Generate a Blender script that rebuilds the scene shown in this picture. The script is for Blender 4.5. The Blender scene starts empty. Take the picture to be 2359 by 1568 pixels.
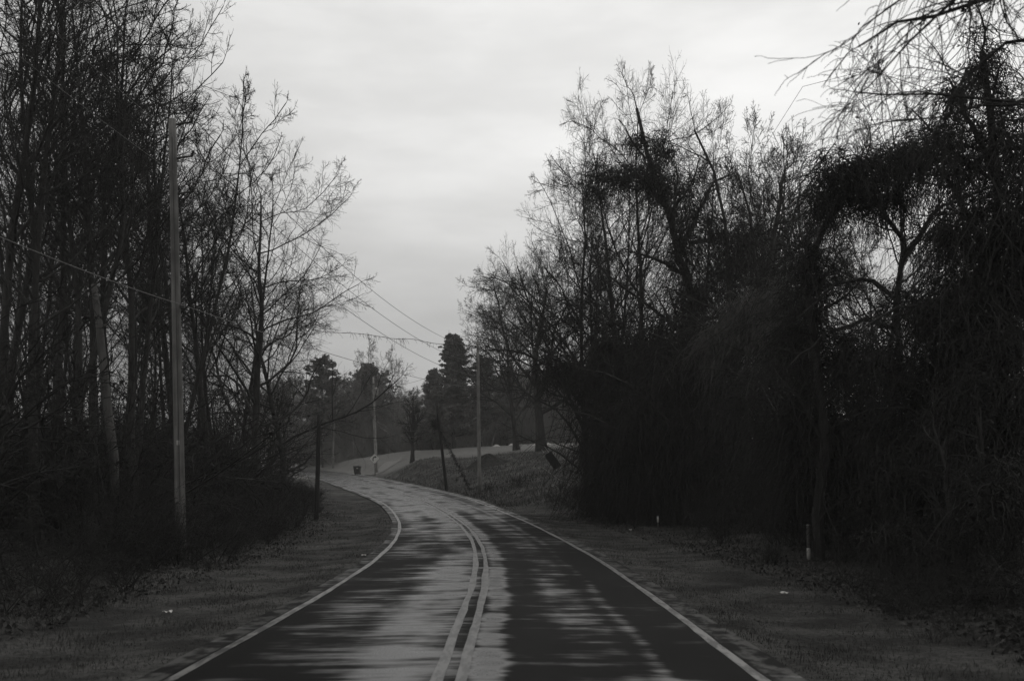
import bpy, math
import numpy as np
from mathutils import Vector, Matrix

# ------------------------------------------------------------------ camera, sky, sun, exposure
scene = bpy.context.scene
COL = scene.collection
F, CX, HY, EYE = 2211.0, 1179.5, 1130.0, 1.8      # focal length and horizon measured on the photograph (2359 wide)
cam_d = bpy.data.cameras.new('camera')
cam = bpy.data.objects.new('camera', cam_d); COL.objects.link(cam)
cam.location = (0, 0, EYE); cam.rotation_euler = (math.radians(90), 0, 0)
cam_d.sensor_width = 36; cam_d.lens = 36 * F / 2359
cam_d.shift_y = (HY - 784) / 2359
cam_d.clip_start = 0.1; cam_d.clip_end = 2000
cam_d.dof.use_dof = True; cam_d.dof.focus_distance = 55; cam_d.dof.aperture_fstop = 2.0
scene.camera = cam
SUN_EL, SUN_AZ = math.radians(38), math.radians(14)   # behind the cloud, ahead and to the right
world = bpy.data.worlds.new('World'); scene.world = world; world.use_nodes = True
nt = world.node_tree; N = nt.nodes; Lk = nt.links; N.clear()
def nd(tree, typ, **kw):
    n = tree.nodes.new(typ)
    for k, v in kw.items(): setattr(n, k, v)
    return n
def mth(tree, op, a, b=None, c=None, clamp=False):
    n = tree.nodes.new('ShaderNodeMath'); n.operation = op; n.use_clamp = clamp
    for i, v in enumerate((a, b, c)):
        if v is None: continue
        if isinstance(v, (int, float)): n.inputs[i].default_value = v
        else: tree.links.new(v, n.inputs[i])
    return n.outputs[0]
def mapr(tree, v, a, b, c, d, smooth=True):
    n = tree.nodes.new('ShaderNodeMapRange'); n.interpolation_type = 'SMOOTHSTEP' if smooth else 'LINEAR'
    tree.links.new(v, n.inputs[0])
    for i, x in enumerate((a, b, c, d)): n.inputs[i + 1].default_value = x
    return n.outputs[0]
sky = nd(nt, 'ShaderNodeTexSky', sky_type='NISHITA', sun_disc=False, sun_elevation=SUN_EL, sun_rotation=SUN_AZ)
bw = nd(nt, 'ShaderNodeRGBToBW'); Lk.new(sky.outputs[0], bw.inputs[0])
tc = nd(nt, 'ShaderNodeTexCoord')
sep = nd(nt, 'ShaderNodeSeparateXYZ'); Lk.new(tc.outputs['Generated'], sep.inputs[0])
elev = mapr(nt, sep.outputs[2], 0.02, 0.40, 3.5, 7.8)
dot = nd(nt, 'ShaderNodeVectorMath', operation='DOT_PRODUCT'); Lk.new(tc.outputs['Generated'], dot.inputs[0])
ga, ge = math.radians(11), math.radians(26)
dot.inputs[1].default_value = (math.sin(ga) * math.cos(ge), math.cos(ga) * math.cos(ge), math.sin(ge))
glow = mapr(nt, dot.outputs['Value'], 0.78, 1.0, 0.72, 1.16)
mp = nd(nt, 'ShaderNodeMapping'); Lk.new(tc.outputs['Generated'], mp.inputs[0])
mp.inputs['Scale'].default_value = (1.0, 1.0, 3.6); mp.inputs['Rotation'].default_value = (0.1, 0.16, 0)
nz = nd(nt, 'ShaderNodeTexNoise'); Lk.new(mp.outputs[0], nz.inputs['Vector'])
nz.inputs['Scale'].default_value = 3.4; nz.inputs['Detail'].default_value = 5; nz.inputs['Roughness'].default_value = 0.52
cl = mapr(nt, nz.outputs[0], 0.3, 0.7, 0.86, 1.10)
clouds = mth(nt, 'MULTIPLY', mth(nt, 'MULTIPLY', elev, glow), cl)
mixv = mth(nt, 'ADD', mth(nt, 'MULTIPLY', clouds, 0.93), mth(nt, 'MULTIPLY', bw.outputs[0], 0.07))
cmb = nd(nt, 'ShaderNodeCombineColor')
for i, k in enumerate((1.0, 0.997, 0.985)): Lk.new(mth(nt, 'MULTIPLY', mixv, k), cmb.inputs[i])
bg = nd(nt, 'ShaderNodeBackground'); Lk.new(cmb.outputs[0], bg.inputs[0]); bg.inputs[1].default_value = 0.1
wo = nd(nt, 'ShaderNodeOutputWorld'); Lk.new(bg.outputs[0], wo.inputs[0])
sun_d = bpy.data.lights.new('sun', 'SUN'); sun_d.energy = 0.5; sun_d.angle = math.radians(25); sun_d.color = (1, 0.98, 0.95)
sun = bpy.data.objects.new('sun', sun_d); COL.objects.link(sun)
sdir = Vector((math.sin(SUN_AZ) * math.cos(SUN_EL), math.cos(SUN_AZ) * math.cos(SUN_EL), math.sin(SUN_EL)))
sun.rotation_euler = sdir.to_track_quat('Z', 'Y').to_euler()
scene.view_settings.view_transform = 'Standard'; scene.view_settings.look = 'None'
scene.view_settings.exposure = 0.0; scene.view_settings.gamma = 1.0
scene.cycles.use_denoising = True; scene.cycles.denoiser = 'OPENIMAGEDENOISE'; scene.cycles.denoising_input_passes = 'RGB_ALBEDO_NORMAL'; scene.cycles.denoising_prefilter = 'ACCURATE'
scene.cycles.max_bounces = 5; scene.cycles.diffuse_bounces = 2; scene.cycles.glossy_bounces = 2
scene.cycles.volume_bounces = 1; scene.cycles.transparent_max_bounces = 4

# ------------------------------------------------------------------ helpers
def at(px, py, d):            # the point d metres ahead that the photograph shows at (px, py)
    return np.array(((px - CX) / F * d, d, EYE - (py - HY) / F * d))
def X(px, d): return (px - CX) / F * d

def mat(name, base, rough=0.9, var=0.3, scale=3.0, bump=0.3, stretch=(1, 1, 1), obj_coords=True, spec=0.3, var2=None):
    m = bpy.data.materials.new(name); m.use_nodes = True; t = m.node_tree
    p = t.nodes['Principled BSDF']
    co = nd(t, 'ShaderNodeTexCoord'); mpn = nd(t, 'ShaderNodeMapping'); mpn.inputs['Scale'].default_value = stretch
    t.links.new(co.outputs['Object'], mpn.inputs[0])
    n = nd(t, 'ShaderNodeTexNoise'); n.inputs['Scale'].default_value = scale; n.inputs['Detail'].default_value = 6
    n.inputs['Roughness'].default_value = 0.65
    t.links.new(mpn.outputs[0], n.inputs['Vector'])
    v = mapr(t, n.outputs[0], 0.3, 0.7, base * (1 - var), base * (1 + var), False)
    if var2:
        n2 = nd(t, 'ShaderNodeTexNoise'); n2.inputs['Scale'].default_value = var2[0]; n2.inputs['Detail'].default_value = 4
        t.links.new(co.outputs['Object'], n2.inputs['Vector'])
        v = mth(t, 'MULTIPLY', v, mapr(t, n2.outputs[0], 0.35, 0.65, 1 - var2[1], 1 + var2[1]))
    c = nd(t, 'ShaderNodeCombineColor')
    for i, k in enumerate((1.0, 0.98, 0.94)): t.links.new(mth(t, 'MULTIPLY', v, k), c.inputs[i])
    t.links.new(c.outputs[0], p.inputs['Base Color'])
    p.inputs['Roughness'].default_value = rough; p.inputs['Specular IOR Level'].default_value = spec
    if bump:
        b = nd(t, 'ShaderNodeBump'); b.inputs['Strength'].default_value = bump; b.inputs['Distance'].default_value = 0.03
        t.links.new(n.outputs[0], b.inputs['Height']); t.links.new(b.outputs[0], p.inputs['Normal'])
    return m

def mesh_np(name, V, Fq, m=None, smooth=True):
    """one mesh from a vertex array and a (n,4) or (n,3) face array"""
    V = np.asarray(V, np.float32); Fq = np.asarray(Fq, np.int32)
    me = bpy.data.meshes.new(name)
    me.vertices.add(len(V)); me.vertices.foreach_set('co', V.ravel())
    k = Fq.shape[1]; nf = len(Fq)
    me.loops.add(nf * k); me.loops.foreach_set('vertex_index', Fq.ravel())
    me.polygons.add(nf); me.polygons.foreach_set('loop_start', np.arange(0, nf * k, k, dtype=np.int32))
    me.polygons.foreach_set('use_smooth', np.full(nf, smooth))
    me.update(calc_edges=True)
    if m: me.materials.append(m)
    return me
def obj(name, me, parent=None, loc=None):
    o = bpy.data.objects.new(name, me); COL.objects.link(o)
    if parent is not None: o.parent = parent
    if loc is not None: o.location = loc
    return o
def tag(o, label=None, cat=None, group=None, kind=None):
    if label: o['label'] = label
    if cat: o['category'] = cat
    if group: o['group'] = group
    if kind: o['kind'] = kind
    return o
def thing(name, label, cat, loc, group=None):
    o = bpy.data.objects.new(name, None); COL.objects.link(o); o.location = loc; o.empty_display_size = 0.3
    return tag(o, label, cat, group)
def cat_geo(parts):
    Vs, Fs, k = [], [], 0
    for V, Fq in parts:
        if len(V) == 0: continue
        Vs.append(V); Fs.append(Fq + k); k += len(V)
    return np.concatenate(Vs), np.concatenate(Fs)
def nrm(a): return a / np.maximum(np.linalg.norm(a, axis=-1, keepdims=True), 1e-9)

def tubes(P, R, k, cap=False):
    """P (B,n,3) centre lines, R (B,n) radii -> quads"""
    P = np.asarray(P, float); R = np.asarray(R, float); B, n = P.shape[:2]
    T = np.empty_like(P); T[:, 1:-1] = P[:, 2:] - P[:, :-2]; T[:, 0] = P[:, 1] - P[:, 0]; T[:, -1] = P[:, -1] - P[:, -2]
    T = nrm(T)
    mean = nrm(P[:, -1] - P[:, 0] + 1e-6)
    ref = np.where(np.abs(mean[:, 2:3]) > 0.8, np.array([[1.0, 0, 0]]), np.array([[0, 0, 1.0]]))[:, None, :]
    U = nrm(np.cross(T, np.broadcast_to(ref, T.shape))); W = np.cross(T, U)
    a = np.arange(k) * 2 * math.pi / k
    V = P[:, :, None, :] + R[:, :, None, None] * (np.cos(a)[None, None, :, None] * U[:, :, None, :] + np.sin(a)[None, None, :, None] * W[:, :, None, :])
    idx = np.arange(B * n * k).reshape(B, n, k)
    nx = np.roll(idx, -1, axis=2)
    Q = np.stack([idx[:, :-1], nx[:, :-1], nx[:, 1:], idx[:, 1:]], -1).reshape(-1, 4)
    V = V.reshape(-1, 3)
    if cap:
        c0 = len(V); V = np.concatenate([V, P[:, -1], P[:, 0]])
        e = []
        for b in range(B):
            for j in range(0, k, 1):
                e.append((idx[b, -1, j], nx[b, -1, j], c0 + b, c0 + b))
                e.append((nx[b, 0, j], idx[b, 0, j], c0 + B + b, c0 + B + b))
        # degenerate quads are split away: keep tris as thin quads through the centre
        e = np.array(e); mid = []
        V2 = []; base = len(V)
        for q in e:
            m_ = (V[q[1]] + V[q[2]]) / 2; V2.append(m_); mid.append((q[0], q[1], base + len(V2) - 1, q[2]))
        V = np.concatenate([V, np.array(V2)]); Q = np.concatenate([Q, np.array(mid)])
    return V, Q
def box(c, s, rot=None):
    c = np.array(c, float); s = np.array(s, float) / 2
    v = np.array([(x, y, z) for x in (-1, 1) for y in (-1, 1) for z in (-1, 1)], float) * s
    if rot is not None: v = v @ np.array(rot).T
    q = np.array([(0, 1, 3, 2), (4, 6, 7, 5), (0, 4, 5, 1), (2, 3, 7, 6), (0, 2, 6, 4), (1, 5, 7, 3)])
    return v + c, q

# ------------------------------------------------------------------ materials
M = {}
M['bark'] = mat('bark', 0.045, 0.9, 0.45, 5, 0.5, (1, 1, 0.25), spec=0.15)
M['twig'] = mat('twig', 0.042, 0.85, 0.3, 2, 0, spec=0.15)
M['bark_far_hazed'] = mat('bark_far_hazed', 0.19, 0.9, 0.35, 3, 0, (1, 1, 0.25), spec=0.1)  # paler than the near bark: distance haze put into the colour
M['vine'] = mat('vine', 0.03, 0.85, 0.45, 2.5, 0, spec=0.15)
M['vine_dry'] = mat('vine_dry', 0.085, 0.9, 0.4, 2.5, 0, spec=0.1)
M['leaf'] = mat('leaf', 0.026, 0.7, 0.5, 6, 0, spec=0.2)
M['needle_hazed'] = mat('needle_hazed', 0.13, 0.8, 0.4, 1.2, 0, spec=0.2)  # lightened needles: haze over the far evergreens is painted into the colour
M['pole'] = mat('weathered_pole_wood', 0.15, 0.85, 0.35, 14, 0.4, (1, 1, 0.04), spec=0.2, var2=(1.1, 0.25))
M['pole_dark'] = mat('creosoted_pole_wood', 0.04, 0.8, 0.4, 14, 0.4, (1, 1, 0.05), spec=0.2)
M['pole_pale'] = mat('pale_pole_wood', 0.26, 0.85, 0.3, 14, 0.3, (1, 1, 0.05), spec=0.2, var2=(1.3, 0.2))
M['snag'] = mat('bare_snag_wood', 0.10, 0.9, 0.4, 6, 0.5, (1, 1, 0.15), spec=0.15)
M['metal'] = mat('galvanised_metal', 0.4, 0.5, 0.15, 8, 0)
M['dark_metal'] = mat('dark_metal', 0.05, 0.5, 0.2, 8, 0)
M['wire'] = mat('wire', 0.07, 0.6, 0.2, 3, 0)
M['wire_pale'] = mat('cable', 0.07, 0.6, 0.2, 3, 0)
M['white'] = mat('white_paint', 0.7, 0.6, 0.12, 6, 0)
M['sign_black'] = mat('sign_black', 0.02, 0.5, 0.1, 6, 0)
M['sign_face'] = mat('sign_face', 0.62, 0.5, 0.1, 5, 0)
M['plastic'] = mat('bin_plastic', 0.035, 0.5, 0.15, 4, 0.1)
M['soil'] = mat('dark_soil', 0.045, 1.0, 0.5, 3, 0.8, spec=0.1)
M['stone'] = mat('pale_stone', 0.42, 0.9, 0.2, 6, 0.2)
M['grass'] = mat('dry_winter_grass', 0.054, 0.9, 0.5, 0.9, 0, spec=0.1, var2=(0.25, 0.3))
M['litter_leaf'] = mat('fallen_leaf', 0.06, 0.8, 0.6, 9, 0, spec=0.2)

# ------------------------------------------------------------------ road line and terrain
ctrl = np.array([(-0.62, -16), (-0.6, 0), (-0.6, 10), (-0.59, 17.5), (-0.71, 23.3), (-1.04, 30.4), (-1.75, 38.9), (-3.26, 50.5), (-5.97, 66.1),
                 (-9.8, 80.7), (-13.6, 93.5), (-19.6, 113.7), (-24.1, 127.3), (-31.5, 145), (-44, 168), (-65, 195)], float)
seg = np.r_[0, np.cumsum(np.linalg.norm(np.diff(ctrl, axis=0), axis=1))]
S = np.arange(0, seg[-1], 0.5)
RC = np.stack([np.interp(S, seg, ctrl[:, i]) for i in (0, 1)], 1)
kern = np.exp(-0.5 * (np.arange(-24, 25) / 9.0) ** 2); kern /= kern.sum()
pad = np.concatenate([RC[:1] - (RC[1] - RC[0]) * np.arange(24, 0, -1)[:, None], RC, RC[-1:] + (RC[-1] - RC[-2]) * np.arange(1, 25)[:, None]])
RC = np.stack([np.convolve(pad[:, i], kern, 'valid') for i in (0, 1)], 1)
RT = nrm(np.gradient(RC, axis=0)); RN = np.stack([RT[:, 1], -RT[:, 0]], 1)     # RN points to the right of the road
prof = np.array([(-20, 0), (20, 0), (33, .12), (50, .5), (68, 1.15), (100, 2.6), (130, 4.0), (160, 5.3), (220, 7)])
RZ = np.interp(RC[:, 1], prof[:, 0], prof[:, 1])
padz = np.r_[np.full(24, RZ[0]), RZ, np.full(24, RZ[-1])]; RZ = np.convolve(padz, kern, 'valid')
BANK = np.clip((RC[:, 1] - 35) / 35, 0, 1) * 0.065
WL, WR = 2.72, 3.05
def road_near(x, y):
    x = np.asarray(x, float).ravel(); y = np.asarray(y, float).ravel()
    D = np.empty(len(x)); I = np.empty(len(x), int)
    for a in range(0, len(x), 20000):
        d2 = (x[a:a + 20000, None] - RC[None, :, 0]) ** 2 + (y[a:a + 20000, None] - RC[None, :, 1]) ** 2
        i = d2.argmin(1); I[a:a + 20000] = i; D[a:a + 20000] = np.sqrt(d2[np.arange(len(i)), i])
    off = (x - RC[I, 0]) * RN[I, 0] + (y - RC[I, 1]) * RN[I, 1]
    return D, off, I
cp = []
def P_(px, py, d): cp.append(at(px, py, d))
for a in ((1860, 1292, 25), (1515, 1212, 47), (1105, 1126, 73), (1030, 1118, 80), (1125, 1066, 95), (1285, 1092, 72), (1250, 1128, 65), (1350, 1188, 52),
          (1248, 1033, 100), (950, 1057, 112), (868, 1078, 125), (864, 1087, 121), (823, 1090, 126), (745, 1074, 150), (800, 1060, 150), (870, 1046, 150), (950, 1037, 150),
          (1100, 1029, 150), (1250, 1021, 150), (1320, 1020, 150), (1180, 1042, 106), (1000, 1052, 108), (1180, 1080, 88), (1060, 1085, 96), (1000, 1075, 105), (900, 1075, 118)): P_(*a)
for a in ((-12, 12, -.1), (-15, 30, -.1), (-25, 40, .1), (-15, 55, .5), (-40, 60, .2), (-24, 85, 1.5), (-36, 110, 2.8), (-50, 145, 4.2), (-20, 15, -.1), (-45, 15, 0), (-60, 100, 2),
          (9, 10, -.05), (10, 20, 0.1), (10, 33, 0.2), (15, 45, .7), (9, 52, 1.1), (14, 62, 2.2), (20, 30, .5), (30, 60, 2), (10, 80, 4), (20, 100, 6.8), (30, 130, 8), (45, 30, .6), (45, 90, 4),
          (-5, 185, 7), (-40, 185, 6.2), (25, 185, 7.2), (0, 250, 5), (-80, 250, 5), (60, 250, 5), (-90, 180, 5), (-150, 100, 2), (-150, 0, 0), (150, 0, 0), (150, 120, 5),
          (-200, 350, 3), (200, 350, 3), (0, 400, 3), (-12, -12, 0), (12, -12, 0), (0, -60, 0), (-100, -60, 0), (100, -60, 0), (-350, 500, 3), (350, 500, 3), (-400, -60, 0), (400, -60, 0)): cp.append(np.array(a, float))
cp = np.array(cp); A = np.linalg.norm(cp[:, None, :2] - cp[None, :, :2], axis=-1) + np.eye(len(cp)) * -1.5
n_ = len(cp); AA = np.zeros((n_ + 1, n_ + 1)); AA[:n_, :n_] = A; AA[n_, :n_] = 1; AA[:n_, n_] = 1
wts = np.linalg.solve(AA, np.r_[cp[:, 2], 0])
def smooth01(t): t = np.clip(t, 0, 1); return t * t * (3 - 2 * t)
def ground_z(x, y):
    x = np.asarray(x, float); y = np.asarray(y, float); sh = x.shape; x = x.ravel(); y = y.ravel()
    z = np.empty(len(x))
    for a in range(0, len(x), 20000):
        r = np.sqrt((x[a:a + 20000, None] - cp[None, :, 0]) ** 2 + (y[a:a + 20000, None] - cp[None, :, 1]) ** 2)
        z[a:a + 20000] = r @ wts[:n_] + wts[n_]
    z = z + 0.035 * np.sin(x * 1.7 + 0.6 * y) * np.sin(y * 1.3 - x * .4) + 0.05 * np.sin(x * .6 - y * .35 + 1)
    D, off, I = road_near(x, y)
    half = np.where(off < 0, WL, WR)
    e = D - half
    zr = RZ[I] + BANK[I] * np.clip(off, -3.4, 3.7)
    t = smooth01((e - 0.45) / 4.5)
    zz = (zr - 0.05 - 0.10 * smooth01((e - .5) / 1.2)) * (1 - t) + z * t
    zz = np.where(e < 0.55, zr - 0.07, zz)
    return zz.reshape(sh)
def gz(x, y): return float(ground_z(np.array([x]), np.array([y]))[0])

gx = np.unique(np.concatenate([np.arange(-34, 22, 0.45), np.arange(-70, 60, 2.0), np.linspace(-400, 400, 41)]))
gy = np.unique(np.concatenate([np.arange(-6, 130, 0.5), np.arange(130, 200, 1.5), np.linspace(-60, 560, 42)]))
GX, GY = np.meshgrid(gx, gy)
GZ = ground_z(GX, GY)
nx_, ny_ = len(gx), len(gy)
idx = np.arange(nx_ * ny_).reshape(ny_, nx_)
gq = np.stack([idx[:-1, :-1], idx[:-1, 1:], idx[1:, 1:], idx[1:, :-1]], -1).reshape(-1, 4)
# mown lawn on the rise: what lies beyond this line on the ground
lb = np.array([(X(845, 132), 124), (X(868, 124), 122), (X(950, 113), 110.5), (X(1100, 107), 106), (X(1250, 100), 101), (X(1330, 100), 100), (40, 95)])
def lawn_mask(x, y):
    b = np.interp(x, lb[:, 0], lb[:, 1], left=118)
    m_ = smooth01((y - b + 0.8) / 3.0)
    return m_ * smooth01((185 - y) / 12) * smooth01((x + 45) / 10) * smooth01((35 - x) / 12)
gm = bpy.data.materials.new('ground_grass_and_soil'); gm.use_nodes = True; t = gm.node_tree; p = t.nodes['Principled BSDF']
co = nd(t, 'ShaderNodeTexCoord')
def noise(t, vec, sc, det=5, ro=0.6):
    n = nd(t, 'ShaderNodeTexNoise'); n.inputs['Scale'].default_value = sc; n.inputs['Detail'].default_value = det; n.inputs['Roughness'].default_value = ro
    t.links.new(vec, n.inputs['Vector']); return n.outputs[0]
nf_ = noise(t, co.outputs['Object'], 9, 8, .75); nm_ = noise(t, co.outputs['Object'], 0.7, 5); nb_ = noise(t, co.outputs['Object'], 0.12, 3)
va = nd(t, 'ShaderNodeAttribute'); va.attribute_name = 'lawn'
vs = nd(t, 'ShaderNodeAttribute'); vs.attribute_name = 'soil'
rough_c = mth(t, 'MULTIPLY', mth(t, 'MULTIPLY', mapr(t, nf_, .3, .7, .028, .080), mapr(t, nm_, .35, .65, .45, 1.4)), mapr(t, nb_, .35, .65, .8, 1.2))
lawn_c = mth(t, 'MULTIPLY', mapr(t, nf_, .3, .7, .10, .165), mapr(t, nm_, .35, .65, .9, 1.1))
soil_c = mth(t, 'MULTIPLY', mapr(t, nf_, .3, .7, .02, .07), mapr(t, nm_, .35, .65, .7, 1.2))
def mixf(t, a, b, f): return mth(t, 'ADD', mth(t, 'MULTIPLY', a, mth(t, 'SUBTRACT', 1.0, f)), mth(t, 'MULTIPLY', b, f))
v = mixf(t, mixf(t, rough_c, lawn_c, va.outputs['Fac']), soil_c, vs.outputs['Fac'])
c = nd(t, 'ShaderNodeCombineColor')
for i, k in enumerate((1.0, 0.985, 0.94)): t.links.new(mth(t, 'MULTIPLY', v, k), c.inputs[i])
t.links.new(c.outputs[0], p.inputs['Base Color']); p.inputs['Roughness'].default_value = .95; p.inputs['Specular IOR Level'].default_value = .15
b = nd(t, 'ShaderNodeBump'); b.inputs['Strength'].default_value = .8; b.inputs['Distance'].default_value = .06
t.links.new(nf_, b.inputs['Height']); t.links.new(b.outputs[0], p.inputs['Normal'])
gme = mesh_np('ground', np.stack([GX.ravel(), GY.ravel(), GZ.ravel()], 1), gq, gm)
at_ = gme.attributes.new('lawn', 'FLOAT', 'POINT'); at_.data.foreach_set('value', lawn_mask(GX.ravel(), GY.ravel()).astype(np.float32))
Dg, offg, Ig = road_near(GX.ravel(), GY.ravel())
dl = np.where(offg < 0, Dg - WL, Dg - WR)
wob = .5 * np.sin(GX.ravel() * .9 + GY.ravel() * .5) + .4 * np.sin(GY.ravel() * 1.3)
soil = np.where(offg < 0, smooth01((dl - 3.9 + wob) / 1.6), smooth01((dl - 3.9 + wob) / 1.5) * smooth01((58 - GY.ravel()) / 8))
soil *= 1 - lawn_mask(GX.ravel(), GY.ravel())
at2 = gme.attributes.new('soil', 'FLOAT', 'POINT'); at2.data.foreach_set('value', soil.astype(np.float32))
ground = tag(obj('ground', gme), 'grassy verges and rising lawn beside the wet country road', 'ground', kind='structure')

# ------------------------------------------------------------------ road
us = np.concatenate([[-WL - .34, -WL - .24], np.linspace(-WL - .12, WR + .15, 21), [WR + .28, WR + .42]])
rng = np.random.default_rng(3)
def strip(us, i0, i1, lift, jit=None):
    ii = np.arange(i0, i1); V = np.empty((len(ii), len(us), 3)); U = np.empty((len(ii), len(us), 2))
    for j, u in enumerate(us):
        uu = np.full(len(ii), u, float)
        if jit and j in (0, len(us) - 1): uu = uu + (np.convolve(rng.normal(0, 1, len(ii) + 4), np.ones(5) / 5, 'valid')) * jit
        V[:, j, :2] = RC[ii] + RN[ii] * uu[:, None]
        V[:, j, 2] = RZ[ii] + BANK[ii] * uu - 0.012 * np.abs(uu) * (1 - np.clip(BANK[ii] / .05, 0, 1)) + lift
        U[:, j, 0] = uu; U[:, j, 1] = S[ii]
    n1, n2 = len(ii), len(us); idx = np.arange(n1 * n2).reshape(n1, n2)
    q = np.stack([idx[:-1, :-1], idx[:-1, 1:], idx[1:, 1:], idx[1:, :-1]], -1).reshape(-1, 4)
    return V.reshape(-1, 3), q, U.reshape(-1, 2)
def with_uv(me, U):
    uv = me.uv_layers.new(name='UVMap'); li = np.empty(len(me.loops), np.int32); me.loops.foreach_get('vertex_index', li)
    uv.data.foreach_set('uv', U[li].astype(np.float32).ravel()); return me
rm = bpy.data.materials.new('wet_asphalt'); rm.use_nodes = True; t = rm.node_tree; p = t.nodes['Principled BSDF']
uvn = nd(t, 'ShaderNodeUVMap'); sp = nd(t, 'ShaderNodeSeparateXYZ'); t.links.new(uvn.outputs[0], sp.inputs[0])
u_ = sp.outputs[0]; v_ = sp.outputs[1]
def uvec(su, sv):
    mpn = nd(t, 'ShaderNodeMapping'); mpn.inputs['Scale'].default_value = (su, sv, 1); t.links.new(uvn.outputs[0], mpn.inputs[0]); return mpn.outputs[0]
streak = noise(t, uvec(0.45, 1.3), 1.0, 5, .6)       # water drawn across the lanes
streak2 = noise(t, uvec(0.9, 5.0), 1.0, 4, .6)
patch = noise(t, uvec(0.5, 0.14), 1.3, 4, .55)      # long wheel-track patches
fine = noise(t, uvec(1, 1), 55, 3, .7)
gap = noise(t, uvec(1, .6), 3, 4, .6); sway = noise(t, uvec(.3, .09), 1.5, 3, .5)
def band(c0, hw, soft):
    return mapr(t, mth(t, 'ABSOLUTE', mth(t, 'SUBTRACT', mth(t, 'ADD', u_, mapr(t, sway, .3, .7, -.06, .06)), c0)), hw, hw + soft, 1.0, 0.0)
film = mth(t, 'MAXIMUM', mth(t, 'MAXIMUM', band(-.62, .10, .85), band(.36, .06, .26)), mth(t, 'MULTIPLY', band(2.12, .0, .24), .62))
side_ = mth(t, 'MAXIMUM', band(1.5, .15, .45), mth(t, 'MULTIPLY', band(-1.85, .2, .6), .7))
stk = mth(t, 'ADD', mth(t, 'MULTIPLY', streak, .6), mth(t, 'MULTIPLY', streak2, .4))
near_ = mapr(t, v_, 34.0, 40.0, 1.0, 0.0)
thr = mth(t, 'ADD', mapr(t, v_, 38.0, 85.0, .575, .45), mth(t, 'MULTIPLY', mapr(t, u_, .2, .5, 0.0, 1.0), mapr(t, v_, 40.0, 80.0, .03, .0)))
thr = mth(t, 'SUBTRACT', thr, mth(t, 'ADD', mth(t, 'MULTIPLY', film, mth(t, 'ADD', .135, mth(t, 'MULTIPLY', near_, .075))), mth(t, 'MULTIPLY', side_, .085)))
lvl = mth(t, 'ADD', mth(t, 'ADD', stk, mth(t, 'MULTIPLY', mth(t, 'SUBTRACT', patch, .5), .45)), mth(t, 'MULTIPLY', mth(t, 'SUBTRACT', fine, .5), .10))
wet = mapr(t, mth(t, 'SUBTRACT', lvl, thr), -.05, .20, 0.0, 1.0)
rgh = mapr(t, wet, 0.0, 1.0, .72, .27, False)
t.links.new(mth(t, 'ADD', rgh, mapr(t, fine, .3, .7, -.06, .09)), p.inputs['Roughness'])
t.links.new(mapr(t, wet, 0, 1, .03, .95, False), p.inputs['Specular IOR Level'])
edge = mapr(t, mth(t, 'ABSOLUTE', mth(t, 'SUBTRACT', u_, (WR - WL) / 2)), (WR + WL) / 2 + .06, (WR + WL) / 2 + .12, 0.0, 1.0)
base = mth(t, 'ADD', mapr(t, fine, .3, .7, .006, .017), mth(t, 'MULTIPLY', edge, mapr(t, gap, .42, .6, .0, .07)))
base = mth(t, 'MULTIPLY', base, mapr(t, patch, .35, .65, .85, 1.25))
c = nd(t, 'ShaderNodeCombineColor')
for i, k in enumerate((1.0, 0.99, 0.96)): t.links.new(mth(t, 'MULTIPLY', base, k), c.inputs[i])
t.links.new(c.outputs[0], p.inputs['Base Color'])
b = nd(t, 'ShaderNodeBump'); b.inputs['Distance'].default_value = .004; t.links.new(fine, b.inputs['Height'])
t.links.new(mapr(t, wet, 0, 1, .5, .08), b.inputs['Strength']); t.links.new(b.outputs[0], p.inputs['Normal'])
V, q, U = strip(us, 0, len(S), 0.0, .05)
tag(obj('road', with_uv(mesh_np('road', V, q, rm), U)), 'wet two-lane asphalt road curving left uphill', 'road', kind='structure')
def paint(name, base, wear):
    m = bpy.data.materials.new(name); m.use_nodes = True; t = m.node_tree; p = t.nodes['Principled BSDF']
    uvn = nd(t, 'ShaderNodeUVMap')
    mp1 = nd(t, 'ShaderNodeMapping'); mp1.inputs['Scale'].default_value = (6, 1.2, 1); t.links.new(uvn.outputs[0], mp1.inputs[0])
    n1 = noise(t, mp1.outputs[0], 1.5, 6, .7)
    f = mapr(t, n1, wear - .06, wear + .08, 0, 1)
    v = mixf(t, nd_val(t, .018), nd_val(t, base), f)
    c = nd(t, 'ShaderNodeCombineColor')
    for i, k in enumerate((1.0, 0.985, 0.95)): t.links.new(mth(t, 'MULTIPLY', v, k), c.inputs[i])
    t.links.new(c.outputs[0], p.inputs['Base Color'])
    p.inputs['Roughness'].default_value = .38; p.inputs['Specular IOR Level'].default_value = .4
    return m
def nd_val(t, x):
    n = nd(t, 'ShaderNodeValue'); n.outputs[0].default_value = x; return n.outputs[0]
mw = paint('worn_white_paint', .19, .49); my = paint('worn_yellow_paint', .10, .49)
for name, u0, w_, m_, lab in (('edge_line', -WL, .12, mw, 'worn white edge line along the inside of the bend'), ('edge_line', WR, .12, mw, 'worn white edge line along the outside of the bend'),
                             ('centre_line', -.12, .11, my, 'worn centre line on the side of the oncoming lane'), ('centre_line', .12, .11, my, 'worn centre line on the near lane side')):
    V, q, U = strip([u0 - w_ / 2, u0, u0 + w_ / 2], 0, len(S), 0.005, .022)
    tag(obj(name, with_uv(mesh_np(name, V, q, m_), U)), lab, 'road marking', kind='structure')

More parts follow.
